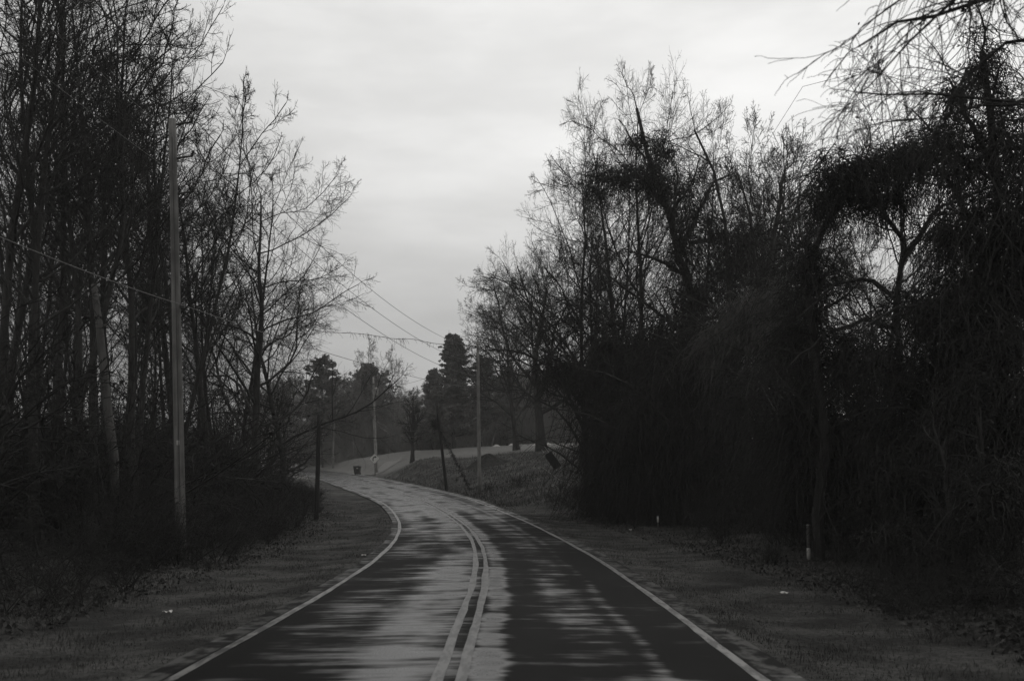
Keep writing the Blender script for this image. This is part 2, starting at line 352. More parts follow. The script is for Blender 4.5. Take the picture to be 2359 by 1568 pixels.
def drape(name, pts, w, m, lift=.03):
    pts = np.array(pts, float); s = np.r_[0, np.cumsum(np.linalg.norm(np.diff(pts, axis=0), axis=1))]
    ss = np.arange(0, s[-1], .5); c = np.stack([np.interp(ss, s, pts[:, i]) for i in (0, 1)], 1)
    T = nrm(np.gradient(c, axis=0)); Nn = np.stack([T[:, 1], -T[:, 0]], 1); uu = np.linspace(-w / 2, w / 2, 7)
    xy = c[:, None] + Nn[:, None] * uu[None, :, None]; z = ground_z(xy[..., 0], xy[..., 1]) + lift
    V = np.concatenate([xy, z[..., None]], -1); n1, n2 = V.shape[:2]; idx = np.arange(n1 * n2).reshape(n1, n2)
    q = np.stack([idx[:-1, :-1], idx[:-1, 1:], idx[1:, 1:], idx[1:, :-1]], -1).reshape(-1, 4)
    return obj(name, mesh_np(name, V.reshape(-1, 3), q, m))
M['gravel'] = mat('pale_gravel', .17, .95, .3, 7, .5, spec=.2)
tag(drape('driveway', [(X(800, 121), 119.5), (X(823, 126), 124.3), (X(870, 124), 124.2), (X(885, 126), 128), (X(905, 132), 134)], 2.2, M['gravel'], .06), 'pale driveway mouth beside the wheeled bin', 'driveway', kind='structure')
tag(drape('track', [(X(1160, 107), 106), (X(1230, 108), 108.5), (X(1300, 116), 117)], .9, M['gravel'], .06), 'faint pale track crossing the lawn to the big trunk', 'path', kind='structure')

# ------------------------------------------------------------------ bare trees
def leaves(pos, size, rng, narrow=.5):
    n = len(pos); a = nrm(rng.normal(0, 1, (n, 3))); b_ = nrm(np.cross(a, rng.normal(0, 1, (n, 3))))
    s = size * rng.uniform(.6, 1.4, (n, 1)); nn = np.cross(a, b_)
    V = np.stack([pos + a * s, pos + b_ * s * narrow + nn * s * .15, pos - a * s, pos - b_ * s * narrow + nn * s * .15], 1).reshape(-1, 3)
    return V, np.arange(4 * n).reshape(n, 4)
def spawn(P, R, L, rng, m, tmin, tmax, ang, asd, ratio, fall, n, wob, up, rr, rmin, tip=True):
    B, n0 = P.shape[:2]
    t = (np.arange(m)[None] + rng.uniform(.1, .9, (B, m))) / m
    if tip: t[:, -1] = 1.0
    t = tmin + (tmax - tmin) * t
    f = np.minimum(t * (n0 - 1), n0 - 1 - 1e-6); i0 = f.astype(int); fr = f - i0
    b = np.arange(B)[:, None]
    st = P[b, i0] * (1 - fr[..., None]) + P[b, i0 + 1] * fr[..., None]
    tn = nrm(P[b, i0 + 1] - P[b, i0]); rs = R[b, i0] * (1 - fr) + R[b, i0 + 1] * fr
    az = rng.uniform(0, 6.28, (B, 1)) + np.arange(m)[None] * 2.4 + rng.normal(0, .5, (B, m))
    a = np.radians(rng.normal(ang, asd, (B, m)))
    if tip: a[:, -1] *= .35
    ref = np.where(np.abs(tn[..., 2:3]) > .9, np.array([1.0, 0, 0]), np.array([0, 0, 1.0]))
    u = nrm(np.cross(tn, ref)); w = np.cross(tn, u)
    d = np.cos(a)[..., None] * tn + np.sin(a)[..., None] * (np.cos(az)[..., None] * u + np.sin(az)[..., None] * w)
    tl = (t - tmin) / max(tmax - tmin, 1e-6)
    ln = L[:, None] * ratio * (1 - fall * tl) * rng.uniform(.65, 1.25, (B, m))
    if tip: ln[:, -1] *= .6
    K = B * m; d = d.reshape(K, 3); ln = ln.ravel(); st = st.reshape(K, 3); rs = rs.ravel()
    Pn = np.empty((K, n, 3)); Pn[:, 0] = st
    for j in range(1, n):
        d = nrm(d + rng.normal(0, wob, (K, 3)) + np.array([0, 0, up]))
        Pn[:, j] = Pn[:, j - 1] + d * (ln / (n - 1))[:, None]
    r0 = np.maximum(rs * rr * rng.uniform(.8, 1.1, K), rmin)
    Rn = np.maximum(r0[:, None] * np.linspace(1, .35, n)[None], rmin * .8)
    return Pn, Rn, ln
def bare_tree(seed, H=22, r0=.26, tf=.85, lean=(0, 0), wob=.05, l1=(15, .38, 48, .34, .55, .10), l2=(8, 46, .45, .08), l3=(6, 44, .46, .05), l4=(4, 42, .55, .03), l5=3, droop=0.0, n0=16, rmin=.006, sp=10, buds=0):
    """-> (trunk geometry, crown geometry, limb points)"""
    rng = np.random.default_rng(seed)
    P = np.zeros((1, n0, 3)); d = np.array([lean[0], lean[1], 1.0]); d /= np.linalg.norm(d)
    for j in range(1, n0):
        d = d + np.r_[rng.normal(0, wob, 2), .06]; d /= np.linalg.norm(d); P[0, j] = P[0, j - 1] + d * H * tf / (n0 - 1)
    tt = np.linspace(0, 1, n0); R = (r0 * (1 - .86 * tt) * (1 + .45 * np.exp(-tt * 16)))[None]
    m1, tmin, a1, ra1, fall, up1 = l1
    A1 = spawn(P, R, np.array([H]), rng, m1, tmin, 1.0, a1, sp, ra1, fall, 9, .13, up1, .50, .022)
    A2 = spawn(*A1, rng, l2[0], .22, 1.0, l2[1], 12, l2[2], .45, 7, .13, l2[3] - droop, .55, .013)
    A3 = spawn(*A2, rng, l3[0], .15, 1.0, l3[1], 14, l3[2], .4, 5, .15, l3[3] - droop, .6, .008)
    A4 = spawn(*A3, rng, l4[0], .12, 1.0, l4[1], 15, l4[2], .35, 4, .16, l4[3] - droop, .7, rmin)
    trunk = cat_geo([tubes(P, R, 10), tubes(A1[0], A1[1], 6)])
    cr = [tubes(A2[0], A2[1], 4), tubes(A3[0], A3[1], 3), tubes(A4[0], A4[1], 3)]
    if l5:
        A5 = spawn(*A4, rng, l5, .2, 1.0, 42, 15, .55, .3, 3, .15, -droop, .8, rmin * .8)
        cr.append(tubes(A5[0], A5[1], 3))
    if buds:
        pk = np.concatenate([A4[0][:, -1], A3[0][:, -1]]); pk = pk[rng.integers(0, len(pk), buds)]; cr.append(leaves(np.repeat(pk, 3, 0) + rng.normal(0, .04, (buds * 3, 3)), .028, rng, .6))
    return trunk, cat_geo(cr), np.concatenate([A1[0].reshape(-1, 3), A2[0].reshape(-1, 3)])
PROTO = {}
def proto(key, bark='bark', twig='twig', **kw):
    tr, cr, limbs = bare_tree(**kw)
    PROTO[key] = (mesh_np('trunk', *tr, M[bark]), mesh_np('crown', *cr, M[twig]), limbs, float(np.quantile(cr[0][:, 2], .998)))
# forest-grown trees of the wood
for i in range(5):
    proto('wood%d' % i, seed=40 + i, H=22, r0=.16 + .018 * i, l1=(18, .40, 44, .27, .40, .065), l2=(8, 44, .46, .05), l3=(6, 44, .48, .03), l4=(4, 42, .58, .02), l5=2)
proto('slim0', seed=61, H=18, r0=.10, l1=(14, .4, 44, .2, .4, .06), l2=(7, 44, .48, .04), l3=(6, 44, .5, .02), l4=(4, 42, .6, .02), l5=2)
proto('slim1', seed=62, H=18, r0=.12, l1=(14, .45, 46, .22, .4, .06), l2=(7, 44, .48, .04), l3=(6, 44, .5, .02), l4=(4, 42, .6, .02), l5=2)
# open spreading crowns
for i in range(3):
    proto('spread%d' % i, seed=80 + i, H=22, r0=.25, tf=.74, l1=(20, .2, 58, .42, .45, .045), l2=(10, 48, .46, .02), l3=(8, 47, .48, .0), l4=(5, 46, .55, -.01), l5=2, wob=.07)
# tall crowns with a few strong upswept limbs
for i in range(3):
    proto('tall%d' % i, seed=100 + i, H=25, r0=.22, tf=.80, l1=(19, .32, 50, .25, .30, .065), l2=(12, 48, .46, .05), l3=(9, 50, .45, .03), l4=(5, 50, .5, .05), l5=2, wob=.06, buds=700, rmin=.0075)
# round fan crown
proto('fan0', seed=121, H=21, r0=.26, tf=.56, l1=(34, .5, 52, .30, .05, .015), l2=(12, 38, .42, .04), l3=(8, 40, .46, .02), l4=(5, 40, .55, .02), l5=3, rmin=.010)
proto('broad', seed=131, H=21, r0=.42, tf=.72, l1=(22, .2, 58, .44, .4, .04), l2=(11, 46, .46, .02), l3=(8, 46, .48, .01), l4=(5, 44, .55, .0), l5=2, wob=.06, rmin=.011)
# far wood, coarser, its bark colour paled for haze
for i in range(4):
    proto('far%d' % i, bark='bark_far_hazed', twig='bark_far_hazed', seed=140 + i, H=17, r0=.18, l1=(24, .1, 50, .28, .4, .05), l2=(9, 46, .48, .03), l3=(7, 46, .5, .02), l4=(4, 44, .6, .02), l5=0, rmin=.013)
def tree(key, x, y, H, label, group=None, rot=0.0, wide=1.0, lean=(0, 0), sink=.15, name='bare_tree'):
    tr, cr, limbs, h0 = PROTO[key]
    s = H / h0
    r = thing(name, label, 'tree', (x, y, gz(x, y) - sink), group)
    r.rotation_mode = 'ZYX'; r.rotation_euler = (lean[1], lean[0], rot); r.scale = (s * wide, s * wide, s)
    obj('trunk', tr, r); obj('crown', cr, r)
    return r
def tree_px(key, px, d, ytop, label, **kw):
    x = X(px, d); H = (EYE - (ytop - HY) / F * d) - gz(x, d)
    return tree(key, x, d, H + .15, label, **kw)

# left wood: trees that stand out
G1 = 'bare trees of the wood left of the road'
L_TREES = [
    ('spread0', 578, 60, 285, 'bare spreading tree at the end of the left wood, twigs reaching over the wires', 0.5, 1.0, (.06, 0)),
    ('spread1', 655, 74, 560, 'low bare tree at the edge of the left wood, beside the dark short post', 2.2, 1.1, (.05, 0)),
    ('wood3', 480, 50, 225, 'bare tree just right of the tall pale pole with stand-off brackets', 1.2, .95, (.02, 0)),
    ('wood4', 420, 58, 210, 'tall bare trunk rising directly behind the pale pole with brackets', 2.9, 1.0, (0, 0)),
    ('wood1', 305, 40, -60, 'thick forked bare tree between the leaning pale snag and the bracketed pole', 4.4, .8, (.0, 0)),
    ('wood2', 70, 30, -150, 'thick dark trunk nearest the road at the left end of the wood', .3, 1.0, (.03, 0)),
    ('wood0', 190, 34, -120, 'tall bare tree directly behind the leaning pale snag', 5.2, 1.0, (.02, 0)),
    ('wood1', 545, 68, 330, 'bare tree between the bracketed pole and the spreading tree at the wood end', 3.7, .95, (.01, 0)),
    ('slim1', 250, 44, 30, 'slender bare tree just right of the leaning pale snag', .9, 1.2, (.02, 0)),
    ('slim0', 375, 46, 120, 'slender bare tree just left of the pale pole with brackets', 2.4, 1.2, (-.02, 0)),
    ('slim1', 130, 33, -20, 'slender bare tree just left of the leaning pale snag', 3.4, 1.1, (.03, 0)),
]
for key, px, d, yt, lab, rot, wd, ln in L_TREES: tree_px(key, px, d, yt, lab, group=G1, rot=rot, wide=wd, lean=ln)
rng = np.random.default_rng(11)
LB = 'bare tree deep inside the left wood, one of many dark trunks against the sky'
cells = []
for d, px0, px1, nn, lo, hi in ((30, -60, 60, 1, 23, 25), (38, -40, 330, 5, 22, 26), (46, -60, 420, 6, 21, 26), (56, -40, 480, 6, 20, 25), (64, -20, 520, 8, 19, 24), (74, 0, 560, 8, 17, 22), (84, 40, 610, 8, 15, 19), (98, 300, 690, 8, 11, 15)):
    for k in range(nn):
        px = px0 + (px1 - px0) * (k + rng.uniform(.2, .8)) / nn; dd = d + rng.uniform(-3.5, 3.5)
        cells.append((px, dd, rng.uniform(lo, hi)))
for px, d, H in cells:
    key = ['wood0', 'wood1', 'wood2', 'wood3', 'wood4', 'slim0', 'slim1', 'slim0'][rng.integers(8)]
    if px > 430: H *= .9
    tree(key, X(px, d), d, H, LB, G1, rng.uniform(0, 6.3), rng.uniform(.8, 1.05), (rng.uniform(-.02, .05), rng.uniform(-.03, .03)))

# right side: trees that stand out
G2 = 'bare trees right of the road'
R_TREES = [
    ('spread1', 1490, 54, 52, 'tallest bare tree on the right, its crown standing above the vine-hung trees', 0.6, .55, (-.02, 0)),
    ('spread0', 1352, 57, 225, 'tall bare tree second in height on the right, left of the tallest one', 1.9, .6, (-.03, 0)),
    ('tall1', 1400, 60, 430, 'slender bare tree leaning out at the left flank of the tall right trees', 4.0, .95, (-.11, 0)),
    ('fan0', 1748, 62, 286, 'bare tree with a round fan crown behind the vine-hung trees', 1.0, .8, (0, 0)),
    ('broad', 1248, 100, 560, 'broad bare tree with a stout flared trunk at the lawn edge', 1.1, 1.05, (-.01, 0)),
    ('tall2', 1610, 58, 262, 'thin bare tree between the tallest tree and the round fan crown', 3.3, .6, (.02, 0)),
    ('tall0', 2030, 46, 150, 'bare forked tree rising behind the dense dome of vines', 4.2, .8, (-.04, 0)),
    ('wood1', 1405, 66, 330, 'bare tree filling the gap between the two tallest trees', 2.6, .9, (0, 0)),
    ('spread1', 1850, 66, 400, 'bare tree right of the round fan crown, half hidden by vines', 3.1, .8, (0, 0)),
    ('broad', 1190, 116, 660, 'low bare tree left of the broad tree on the lawn edge', 2.1, .8, (-.03, 0)),
    ('wood4', 1440, 60, 300, 'bare tree close behind the second tallest tree, with fine dense twigs', 1.3, 1.1, (-.05, 0)),
    ('slim1', 1655, 56, 330, 'slim bare tree rising through the veil of hanging vines', 1.7, 1.2, (0, 0)),
    ('wood0', 1340, 78, 520, 'bare tree behind the left flank of the tall right trees', 2.2, 1.2, (-.05, 0)),
]
for key, px, d, yt, lab, rot, wd, ln in R_TREES: tree_px(key, px, d, yt, lab, group=G2, rot=rot, wide=wd, lean=ln)
LR = 'bare tree far back among the crowded trees right of the lawn'
for k in range(18):
    px = rng.uniform(1330, 2360); d = rng.uniform(66, 105)
    tree(['wood0', 'wood1', 'wood2', 'wood3', 'slim0', 'slim1'][rng.integers(6)], X(px, d), d, rng.uniform(13, 20), LR, G2, rng.uniform(0, 6.3), rng.uniform(.8, 1.0))
# small tree on the lawn
proto('lawn', seed=171, bark='bark', twig='twig', H=9, r0=.27, tf=.9, l1=(34, .2, 50, .34, .6, .07), l2=(9, 44, .45, .05), l3=(6, 44, .48, .04), l4=(4, 40, .55, .02), l5=0, rmin=.009, wob=.02)
tree_px('lawn', 950, 112, 892, 'small bare tree standing alone on the pale lawn', rot=.7, wide=.95)
# far wood behind the rise
G3 = 'far trees beyond the crest of the lawn'
LF = 'hazy bare tree in the far wood beyond the crest of the lawn'
for k in range(120):
    d = rng.uniform(158, 215); px = rng.uniform(600, 1420)
    top = np.interp(px, [640, 760, 800, 900, 960, 1000, 1150, 1400], [860, 872, 862, 880, 905, 880, 850, 830]) + rng.uniform(-12, 30)
    x = X(px, d); H = max(6, (EYE - (top - HY) / F * d) - gz(x, d))
    tree('far%d' % rng.integers(4), x, d, H, LF, G3, rng.uniform(0, 6.3), rng.uniform(1.0, 1.4))
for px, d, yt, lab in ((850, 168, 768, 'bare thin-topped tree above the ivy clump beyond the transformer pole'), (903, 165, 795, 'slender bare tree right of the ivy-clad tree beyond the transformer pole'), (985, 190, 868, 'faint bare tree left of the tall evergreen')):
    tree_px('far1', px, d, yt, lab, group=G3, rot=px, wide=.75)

# ------------------------------------------------------------------ evergreens
def clumps(cent, rad, n, size, rng, squash=.6):
    """n small rhombic leaves spread through each clump"""
    K = len(cent); c = np.repeat(cent, n, 0); r = np.repeat(rad, n)
    d = nrm(rng.normal(0, 1, (K * n, 3))) * (rng.uniform(.15, 1, (K * n, 1)) ** .5); d[:, 2] *= squash
    return leaves(c + d * r[:, None], size, rng)
def evergreen(px, d, ytop, ybot, wpx, label, seed, shape='cone', nc=150, per=60, leaf=.28, trunk_r=.2):
    rng = np.random.default_rng(seed); x = X(px, d); g = gz(x, d); zt = EYE - (ytop - HY) / F * d - g; zb = EYE - (ybot - HY) / F * d - g; w = wpx / F * d / 2
    r = thing('evergreen_tree', label, 'tree', (x, d, g - .1), 'evergreen trees beyond the lawn')
    n = 10; P = np.zeros((1, n, 3)); P[0, :, 2] = np.linspace(0, zt * .96, n); P[0, :, :2] = np.cumsum(rng.normal(0, .06, (n, 2)), 0)
    R = np.linspace(trunk_r, .03, n)[None]
    tz = rng.uniform(0, 1, nc) ** (1.25 if shape == 'cone' else 1.0); az = rng.uniform(0, 6.28, nc); ph = rng.uniform(0, 6.28, 3)
    if shape == 'cone': pr = np.clip(1 - tz, 0, 1) ** .42 * .9 + .12
    elif shape == 'round': pr = np.sqrt(np.clip(1 - (1.8 * tz - .8) ** 2, .03, 1))
    else: pr = np.sqrt(np.clip(1 - (2 * tz - 1) ** 2, .05, 1))
    lob = 1 + .22 * np.sin(3 * az + 9 * tz + ph[0]) + .16 * np.sin(7 * az - 17 * tz + ph[1]) + .12 * np.sin(31 * tz + ph[2])
    nb = max(120, nc // 3); pr, lob, az, tz = pr[:nb], lob[:nb], az[:nb], tz[:nb]
    rr = pr * w * lob * rng.uniform(.55, 1.2, nb); zc = zb + (zt - zb) * tz
    tip = np.stack([np.cos(az) * rr, np.sin(az) * rr, zc + rng.normal(0, .25, nb) - .05 * rr], 1); root = np.stack([0 * az, 0 * az, zc - .28 * rr], 1)
    f = rng.uniform(.25, 1.04, (nb, 9, 1)); c = (root[:, None] * (1 - f) + tip[:, None] * f + rng.normal(0, .16, (nb, 9, 3))).reshape(-1, 3); rr = np.linalg.norm(c[:, :2], axis=1)
    nc = len(c)
    lim_n = max(12, nc // 14); cc = c[:lim_n]; st = np.stack([np.zeros(lim_n), np.zeros(lim_n), np.maximum(cc[:, 2] - rr[:lim_n] * .35, zb * .6)], 1)
    lim = np.stack([st, (st + cc) / 2 + rng.normal(0, .1, (lim_n, 3)), cc], 1)
    obj('trunk', mesh_np('trunk', *cat_geo([tubes(P, R, 8), tubes(lim, np.tile([.05, .035, .015], (lim_n, 1)), 3)]), M['bark']), r)
    obj('crown', mesh_np('crown', *clumps(c, rng.uniform(.18, .42, nc), per, leaf, rng, .6), M['needle_hazed'], False), r)
    return r
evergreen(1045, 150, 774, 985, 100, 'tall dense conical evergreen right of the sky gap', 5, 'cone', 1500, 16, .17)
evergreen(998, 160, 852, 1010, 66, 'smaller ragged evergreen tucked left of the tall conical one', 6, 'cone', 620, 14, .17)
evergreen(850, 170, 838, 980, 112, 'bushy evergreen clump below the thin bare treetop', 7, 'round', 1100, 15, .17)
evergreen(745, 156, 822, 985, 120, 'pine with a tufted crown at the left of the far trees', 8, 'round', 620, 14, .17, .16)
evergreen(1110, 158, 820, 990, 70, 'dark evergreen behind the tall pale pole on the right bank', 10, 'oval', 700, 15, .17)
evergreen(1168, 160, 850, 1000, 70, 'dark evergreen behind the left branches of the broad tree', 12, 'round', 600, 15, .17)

# ------------------------------------------------------------------ vines
def blob_geo(blobs, rng, strand_d=1.0, leaf_d=1.0, leaf=.09, down=.85, rs=.012, long=1.0, to_ground=False):
    """blobs: (px, py, d, rx px, ry px): hanging stems and small leaves through each"""
    SP, SR, LV = [], [], []
    for px, py, d, rx, ry in blobs:
        c = at(px, py, d); a, b_ = rx / F * d, ry / F * d; ayy = (a + b_) / 2 * .9
        area = math.pi * a * b_; n = int(area * 42 * strand_d) + 8
        ns = 14; sc_ = nrm(rng.normal(0, 1, (ns, 3))) * rng.uniform(.2, 1.15, (ns, 1)); sc_[:, 2] = sc_[:, 2] * .8 + .1
        u = sc_[rng.integers(0, ns, n)] + nrm(rng.normal(0, 1, (n, 3))) * rng.uniform(.0, .42, (n, 1))
        st = c + u * np.array([a, ayy, b_])
        ln = rng.gamma(2.2, .42, n) * long * min(max(b_, .8), 2.4) * .9
        dirn = nrm(np.stack([rng.normal(0, .8, n), rng.normal(0, .8, n), rng.normal(.15, .5, n)], 1)); k = 7
        P = np.empty((n, k, 3)); P[:, 0] = st
        for j in range(1, k):
            dirn = nrm(dirn + rng.normal(0, .28, (n, 3)) + np.array([0, 0, -down * .5])); P[:, j] = P[:, j - 1] + dirn * (ln / (k - 1))[:, None]
        SP.append(P); SR.append(rs * rng.uniform(.5, 1.6, (n, 1)) * np.linspace(1, .5, k)[None])
        m_ = int(area * 150 * leaf_d)
        if m_:
            pick = P[rng.integers(0, n, m_), rng.integers(0, k, m_)] + rng.normal(0, .10, (m_, 3)); LV.append(leaves(pick, leaf, rng))
    P = np.concatenate(SP); R = np.concatenate(SR)
    g = ground_z(P[..., 0], P[..., 1]); P[..., 2] = np.maximum(P[..., 2], g + .02)
    return tubes(P, R, 3), (cat_geo(LV) if LV else None)
def limb_paths(paths, rng, n=9, r0=.1, kids=10, droop=-.02):
    """paths: lists of (px, py, d); a limb with side shoots"""
    PP, RR = [], []
    for q in paths:
        w = np.array([at(*a) for a in q[0]]); s = np.r_[0, np.cumsum(np.linalg.norm(np.diff(w, axis=0), axis=1))]
        P = np.stack([np.interp(np.linspace(0, s[-1], n), s, w[:, i]) for i in range(3)], 1)
        P[1:-1] += rng.normal(0, s[-1] * .008, (n - 2, 3)); PP.append(P); RR.append(np.linspace(q[1], q[2], n))
    P = np.array(PP); R = np.array(RR); L = np.linalg.norm(P[:, -1] - P[:, 0], axis=1)
    big = tubes(P, R, 8)
    A2 = spawn(P, R, L, rng, kids, .2, 1, 48, 12, .26, .4, 7, .14, .05 + droop, .5, .014)
    A3 = spawn(*A2, rng, 6, .15, 1, 45, 14, .45, .4, 5, .16, .03 + droop, .6, .008)
    A4 = spawn(*A3, rng, 4, .15, 1, 42, 15, .5, .3, 4, .16, droop, .7, .006)
    return big, cat_geo([tubes(A2[0], A2[1], 4), tubes(A3[0], A3[1], 3), tubes(A4[0], A4[1], 3)])
def vine_thing(name, label, cat_, base, paths, blobs, seed, dry=False, group=None, shell=None, **kw):
    rng = np.random.default_rng(seed); bp = at(*base); bp[2] = gz(bp[0], bp[1])
    r = thing(name, label, cat_, tuple(bp), group)
    big, fine_ = limb_paths(paths, rng)
    mk = lambda nm, g, m: obj(nm, mesh_np(nm, g[0] - bp, g[1], M[m], False), r)
    mk('stems' if name == 'thicket' else 'trunk', big, 'bark'); mk('twigs' if name == 'thicket' else 'crown', fine_, 'twig')
    st, lv = blob_geo(blobs, rng, **kw)
    mk('vines', st, 'vine_dry' if dry else 'vine')
    if lv: mk('leaves', lv, 'leaf')
    return r
GV = 'vine-hung trees right of the road'
vine_thing('vine_covered_tree', 'slanting tree trunk wrapped in dark vines, below the tallest bare crown', 'tree', (1590, 1150, 52),
           [([(1590, 1180, 52), (1592, 700, 52), (1545, 480, 52), (1482, 311, 52), (1467, 250, 52)], .38, .08), ([(1555, 500, 52), (1470, 400, 51.5), (1390, 420, 51)], .18, .04),
            ([(1575, 560, 52), (1640, 420, 53), (1690, 400, 53.5)], .16, .03), ([(1588, 640, 52), (1500, 590, 51), (1440, 580, 50.5)], .14, .03), ([(1590, 560, 52), (1680, 545, 52), (1760, 540, 52)], .13, .03)],
           [(1482, 322, 52, 50, 28), (1530, 350, 52, 50, 40), (1430, 400, 51.5, 75, 34), (1390, 430, 51, 50, 34), (1490, 420, 52, 80, 44), (1545, 440, 52, 50, 70), (1575, 560, 52, 36, 110), (1592, 700, 52, 34, 130),
            (1600, 860, 52, 40, 120)], 201, group=GV, strand_d=2.2, leaf_d=2.0, leaf=.05, long=1.3)
vine_thing('vine_covered_tree', 'thin trees veiled by long hanging vines between the slanting trunk and the fan crown', 'tree', (1690, 1150, 50),
           [([(1690, 1180, 50), (1685, 700, 50), (1640, 380, 50), (1600, 300, 50)], .2, .05), ([(1690, 1185, 50), (1765, 740, 51), (1725, 470, 51), (1700, 400, 51)], .2, .05), ([(1770, 620, 51), (1790, 500, 51), (1806, 402, 51)], .16, .08)],
           [(1640, 390, 50, 60, 26), (1700, 420, 50, 50, 22), (1640, 520, 50, 70, 60), (1720, 560, 50, 60, 80), (1650, 640, 50, 60, 70), (1790, 640, 49, 50, 90)], 202, group=GV, strand_d=.8, leaf_d=.25, long=1.7, down=1.2, leaf=.05)
vine_thing('vine_covered_tree', 'arching tree smothered in a dense dark dome of vines', 'tree', (1900, 1200, 25),
           [([(1890, 1330, 25), (1880, 900, 25), (1870, 600, 25), (1920, 430, 25), (2020, 390, 25), (2130, 420, 25)], .16, .05), ([(2060, 1330, 25), (2075, 800, 25), (2080, 560, 25), (2040, 470, 25), (1960, 420, 24)], .14, .04),
            ([(2075, 700, 25), (2000, 640, 25), (1930, 650, 24.5), (1850, 720, 24)], .07, .02), ([(2075, 760, 25), (1990, 740, 25), (1900, 770, 24.5), (1820, 840, 24)], .07, .015), ([(2080, 600, 25), (2160, 480, 25), (2260, 440, 25)], .08, .02)],
           [(1930, 385, 24, 70, 45), (2090, 355, 24, 70, 40), (1990, 430, 24.5, 90, 50), (2150, 345, 24, 50, 50), (1950, 405, 24.5, 75, 50), (2030, 375, 24.5, 85, 40), (2100, 385, 24.5, 60, 45), (1895, 470, 24.5, 42, 70), (1868, 600, 25, 36, 110), (1985, 470, 25, 60, 36), (2060, 460, 25, 60, 40), (1850, 780, 26, 60, 130), (1950, 830, 25, 100, 100), (1860, 980, 26, 80, 150)],
           203, group=GV, strand_d=5.0, leaf_d=5.0, leaf=.034, rs=.008, long=1.3)
vine_thing('vine_covered_tree', 'tall tree at the near edge of the wood hung with a black curtain of vines', 'tree', (2310, 1250, 20),
           [([(2330, 1450, 20), (2310, 900, 20), (2290, 500, 20), (2262, 120, 20)], .2, .06), ([(2300, 640, 20), (2200, 440, 20.5), (2130, 330, 21)], .09, .03), ([(2295, 420, 20), (2220, 250, 20.5), (2190, 190, 21)], .08, .02),
            ([(2308, 860, 20), (2200, 720, 20), (2080, 700, 20), (1980, 760, 20)], .07, .015)],
           [(2258, 150, 20, 42, 80), (2210, 215, 20.5, 52, 60), (2285, 300, 20, 55, 120), (2160, 300, 20.5, 52, 50), (2215, 390, 20.5, 75, 60), (2300, 520, 20, 80, 130), (2200, 560, 21, 60, 100), (2150, 700, 21, 110, 90), (2290, 760, 20, 90, 150), (2380, 450, 20, 60, 250)],
           204, group=GV, strand_d=5.5, leaf_d=5.0, leaf=.032, rs=.008, long=1.4)
GT = 'thickets right of the road'
vine_thing('thicket', 'heaped dome of pale dry vines before the vine-hung trunks', 'thicket', (1760, 1180, 45),
           [([(1760, 1210, 45), (1770, 900, 45), (1790, 720, 45)], .12, .04), ([(1760, 1215, 45), (1690, 900, 45), (1650, 780, 45)], .1, .04)],
           [(1790, 690, 44.5, 80, 50), (1730, 730, 44.5, 95, 60), (1660, 790, 45, 80, 70), (1800, 800, 44, 80, 90)], 205, dry=True, group=GT, strand_d=5.0, leaf_d=.6, leaf=.05, rs=.012)
vine_thing('thicket', 'dark tall thicket below the slanting trunk, long stems drooping to the verge', 'thicket', (1600, 1200, 45),
           [([(1600, 1215, 46), (1600, 950, 46), (1560, 800, 46), (1480, 760, 46)], .12, .03), ([(1560, 1215, 46), (1540, 980, 46), (1440, 860, 46), (1340, 850, 47)], .12, .02), ([(1520, 1215, 47), (1470, 1020, 47), (1380, 960, 47), (1260, 940, 48)], .1, .02)],
           [(1560, 810, 48, 110, 90), (1450, 830, 50, 100, 75), (1640, 930, 46, 110, 130), (1510, 970, 48, 110, 130), (1420, 1010, 50, 60, 110), (1440, 1110, 49, 70, 70), (1560, 1110, 46, 120, 70), (1660, 1110, 45, 110, 80)], 206, group=GT, strand_d=3.2, leaf_d=1.4, leaf=.05, rs=.014, down=1.2, long=1.3)
vine_thing('thicket', 'black thicket below the dome of vines, behind the nearer marker post', 'thicket', (1900, 1230, 30),
           [([(1900, 1270, 30), (1900, 1000, 30), (1860, 860, 30)], .08, .02), ([(1900, 1275, 30), (1830, 1050, 33), (1760, 900, 36)], .08, .02)],
           [(1790, 930, 40, 100, 130), (1780, 1100, 38, 110, 90), (1890, 1130, 30, 110, 110), (1990, 1000, 27, 120, 150), (2000, 1180, 25, 120, 90)], 207, group=GT, strand_d=4.0, leaf_d=3.0, leaf=.045)
vine_thing('thicket', 'black thicket on the near right bank below the curtain of vines', 'thicket', (2200, 1350, 17),
           [([(2200, 1380, 17), (2190, 1150, 17), (2150, 980, 17)], .06, .02), ([(2200, 1385, 17), (2270, 1150, 16.5), (2250, 950, 16)], .06, .02)],
           [(2110, 920, 21, 120, 130), (2250, 980, 18, 120, 140), (2120, 1130, 20, 140, 120), (2290, 1200, 16, 120, 140), (2150, 1260, 18, 140, 80), (2310, 1360, 15, 100, 70), (2180, 830, 20, 130, 110), (2320, 890, 18, 110, 140), (2240, 700, 20, 130, 110), (2350, 600, 20, 70, 150), (2050, 860, 23, 110, 90)], 208, group=GT, strand_d=5.0, leaf_d=4.0, leaf=.036, rs=.008)
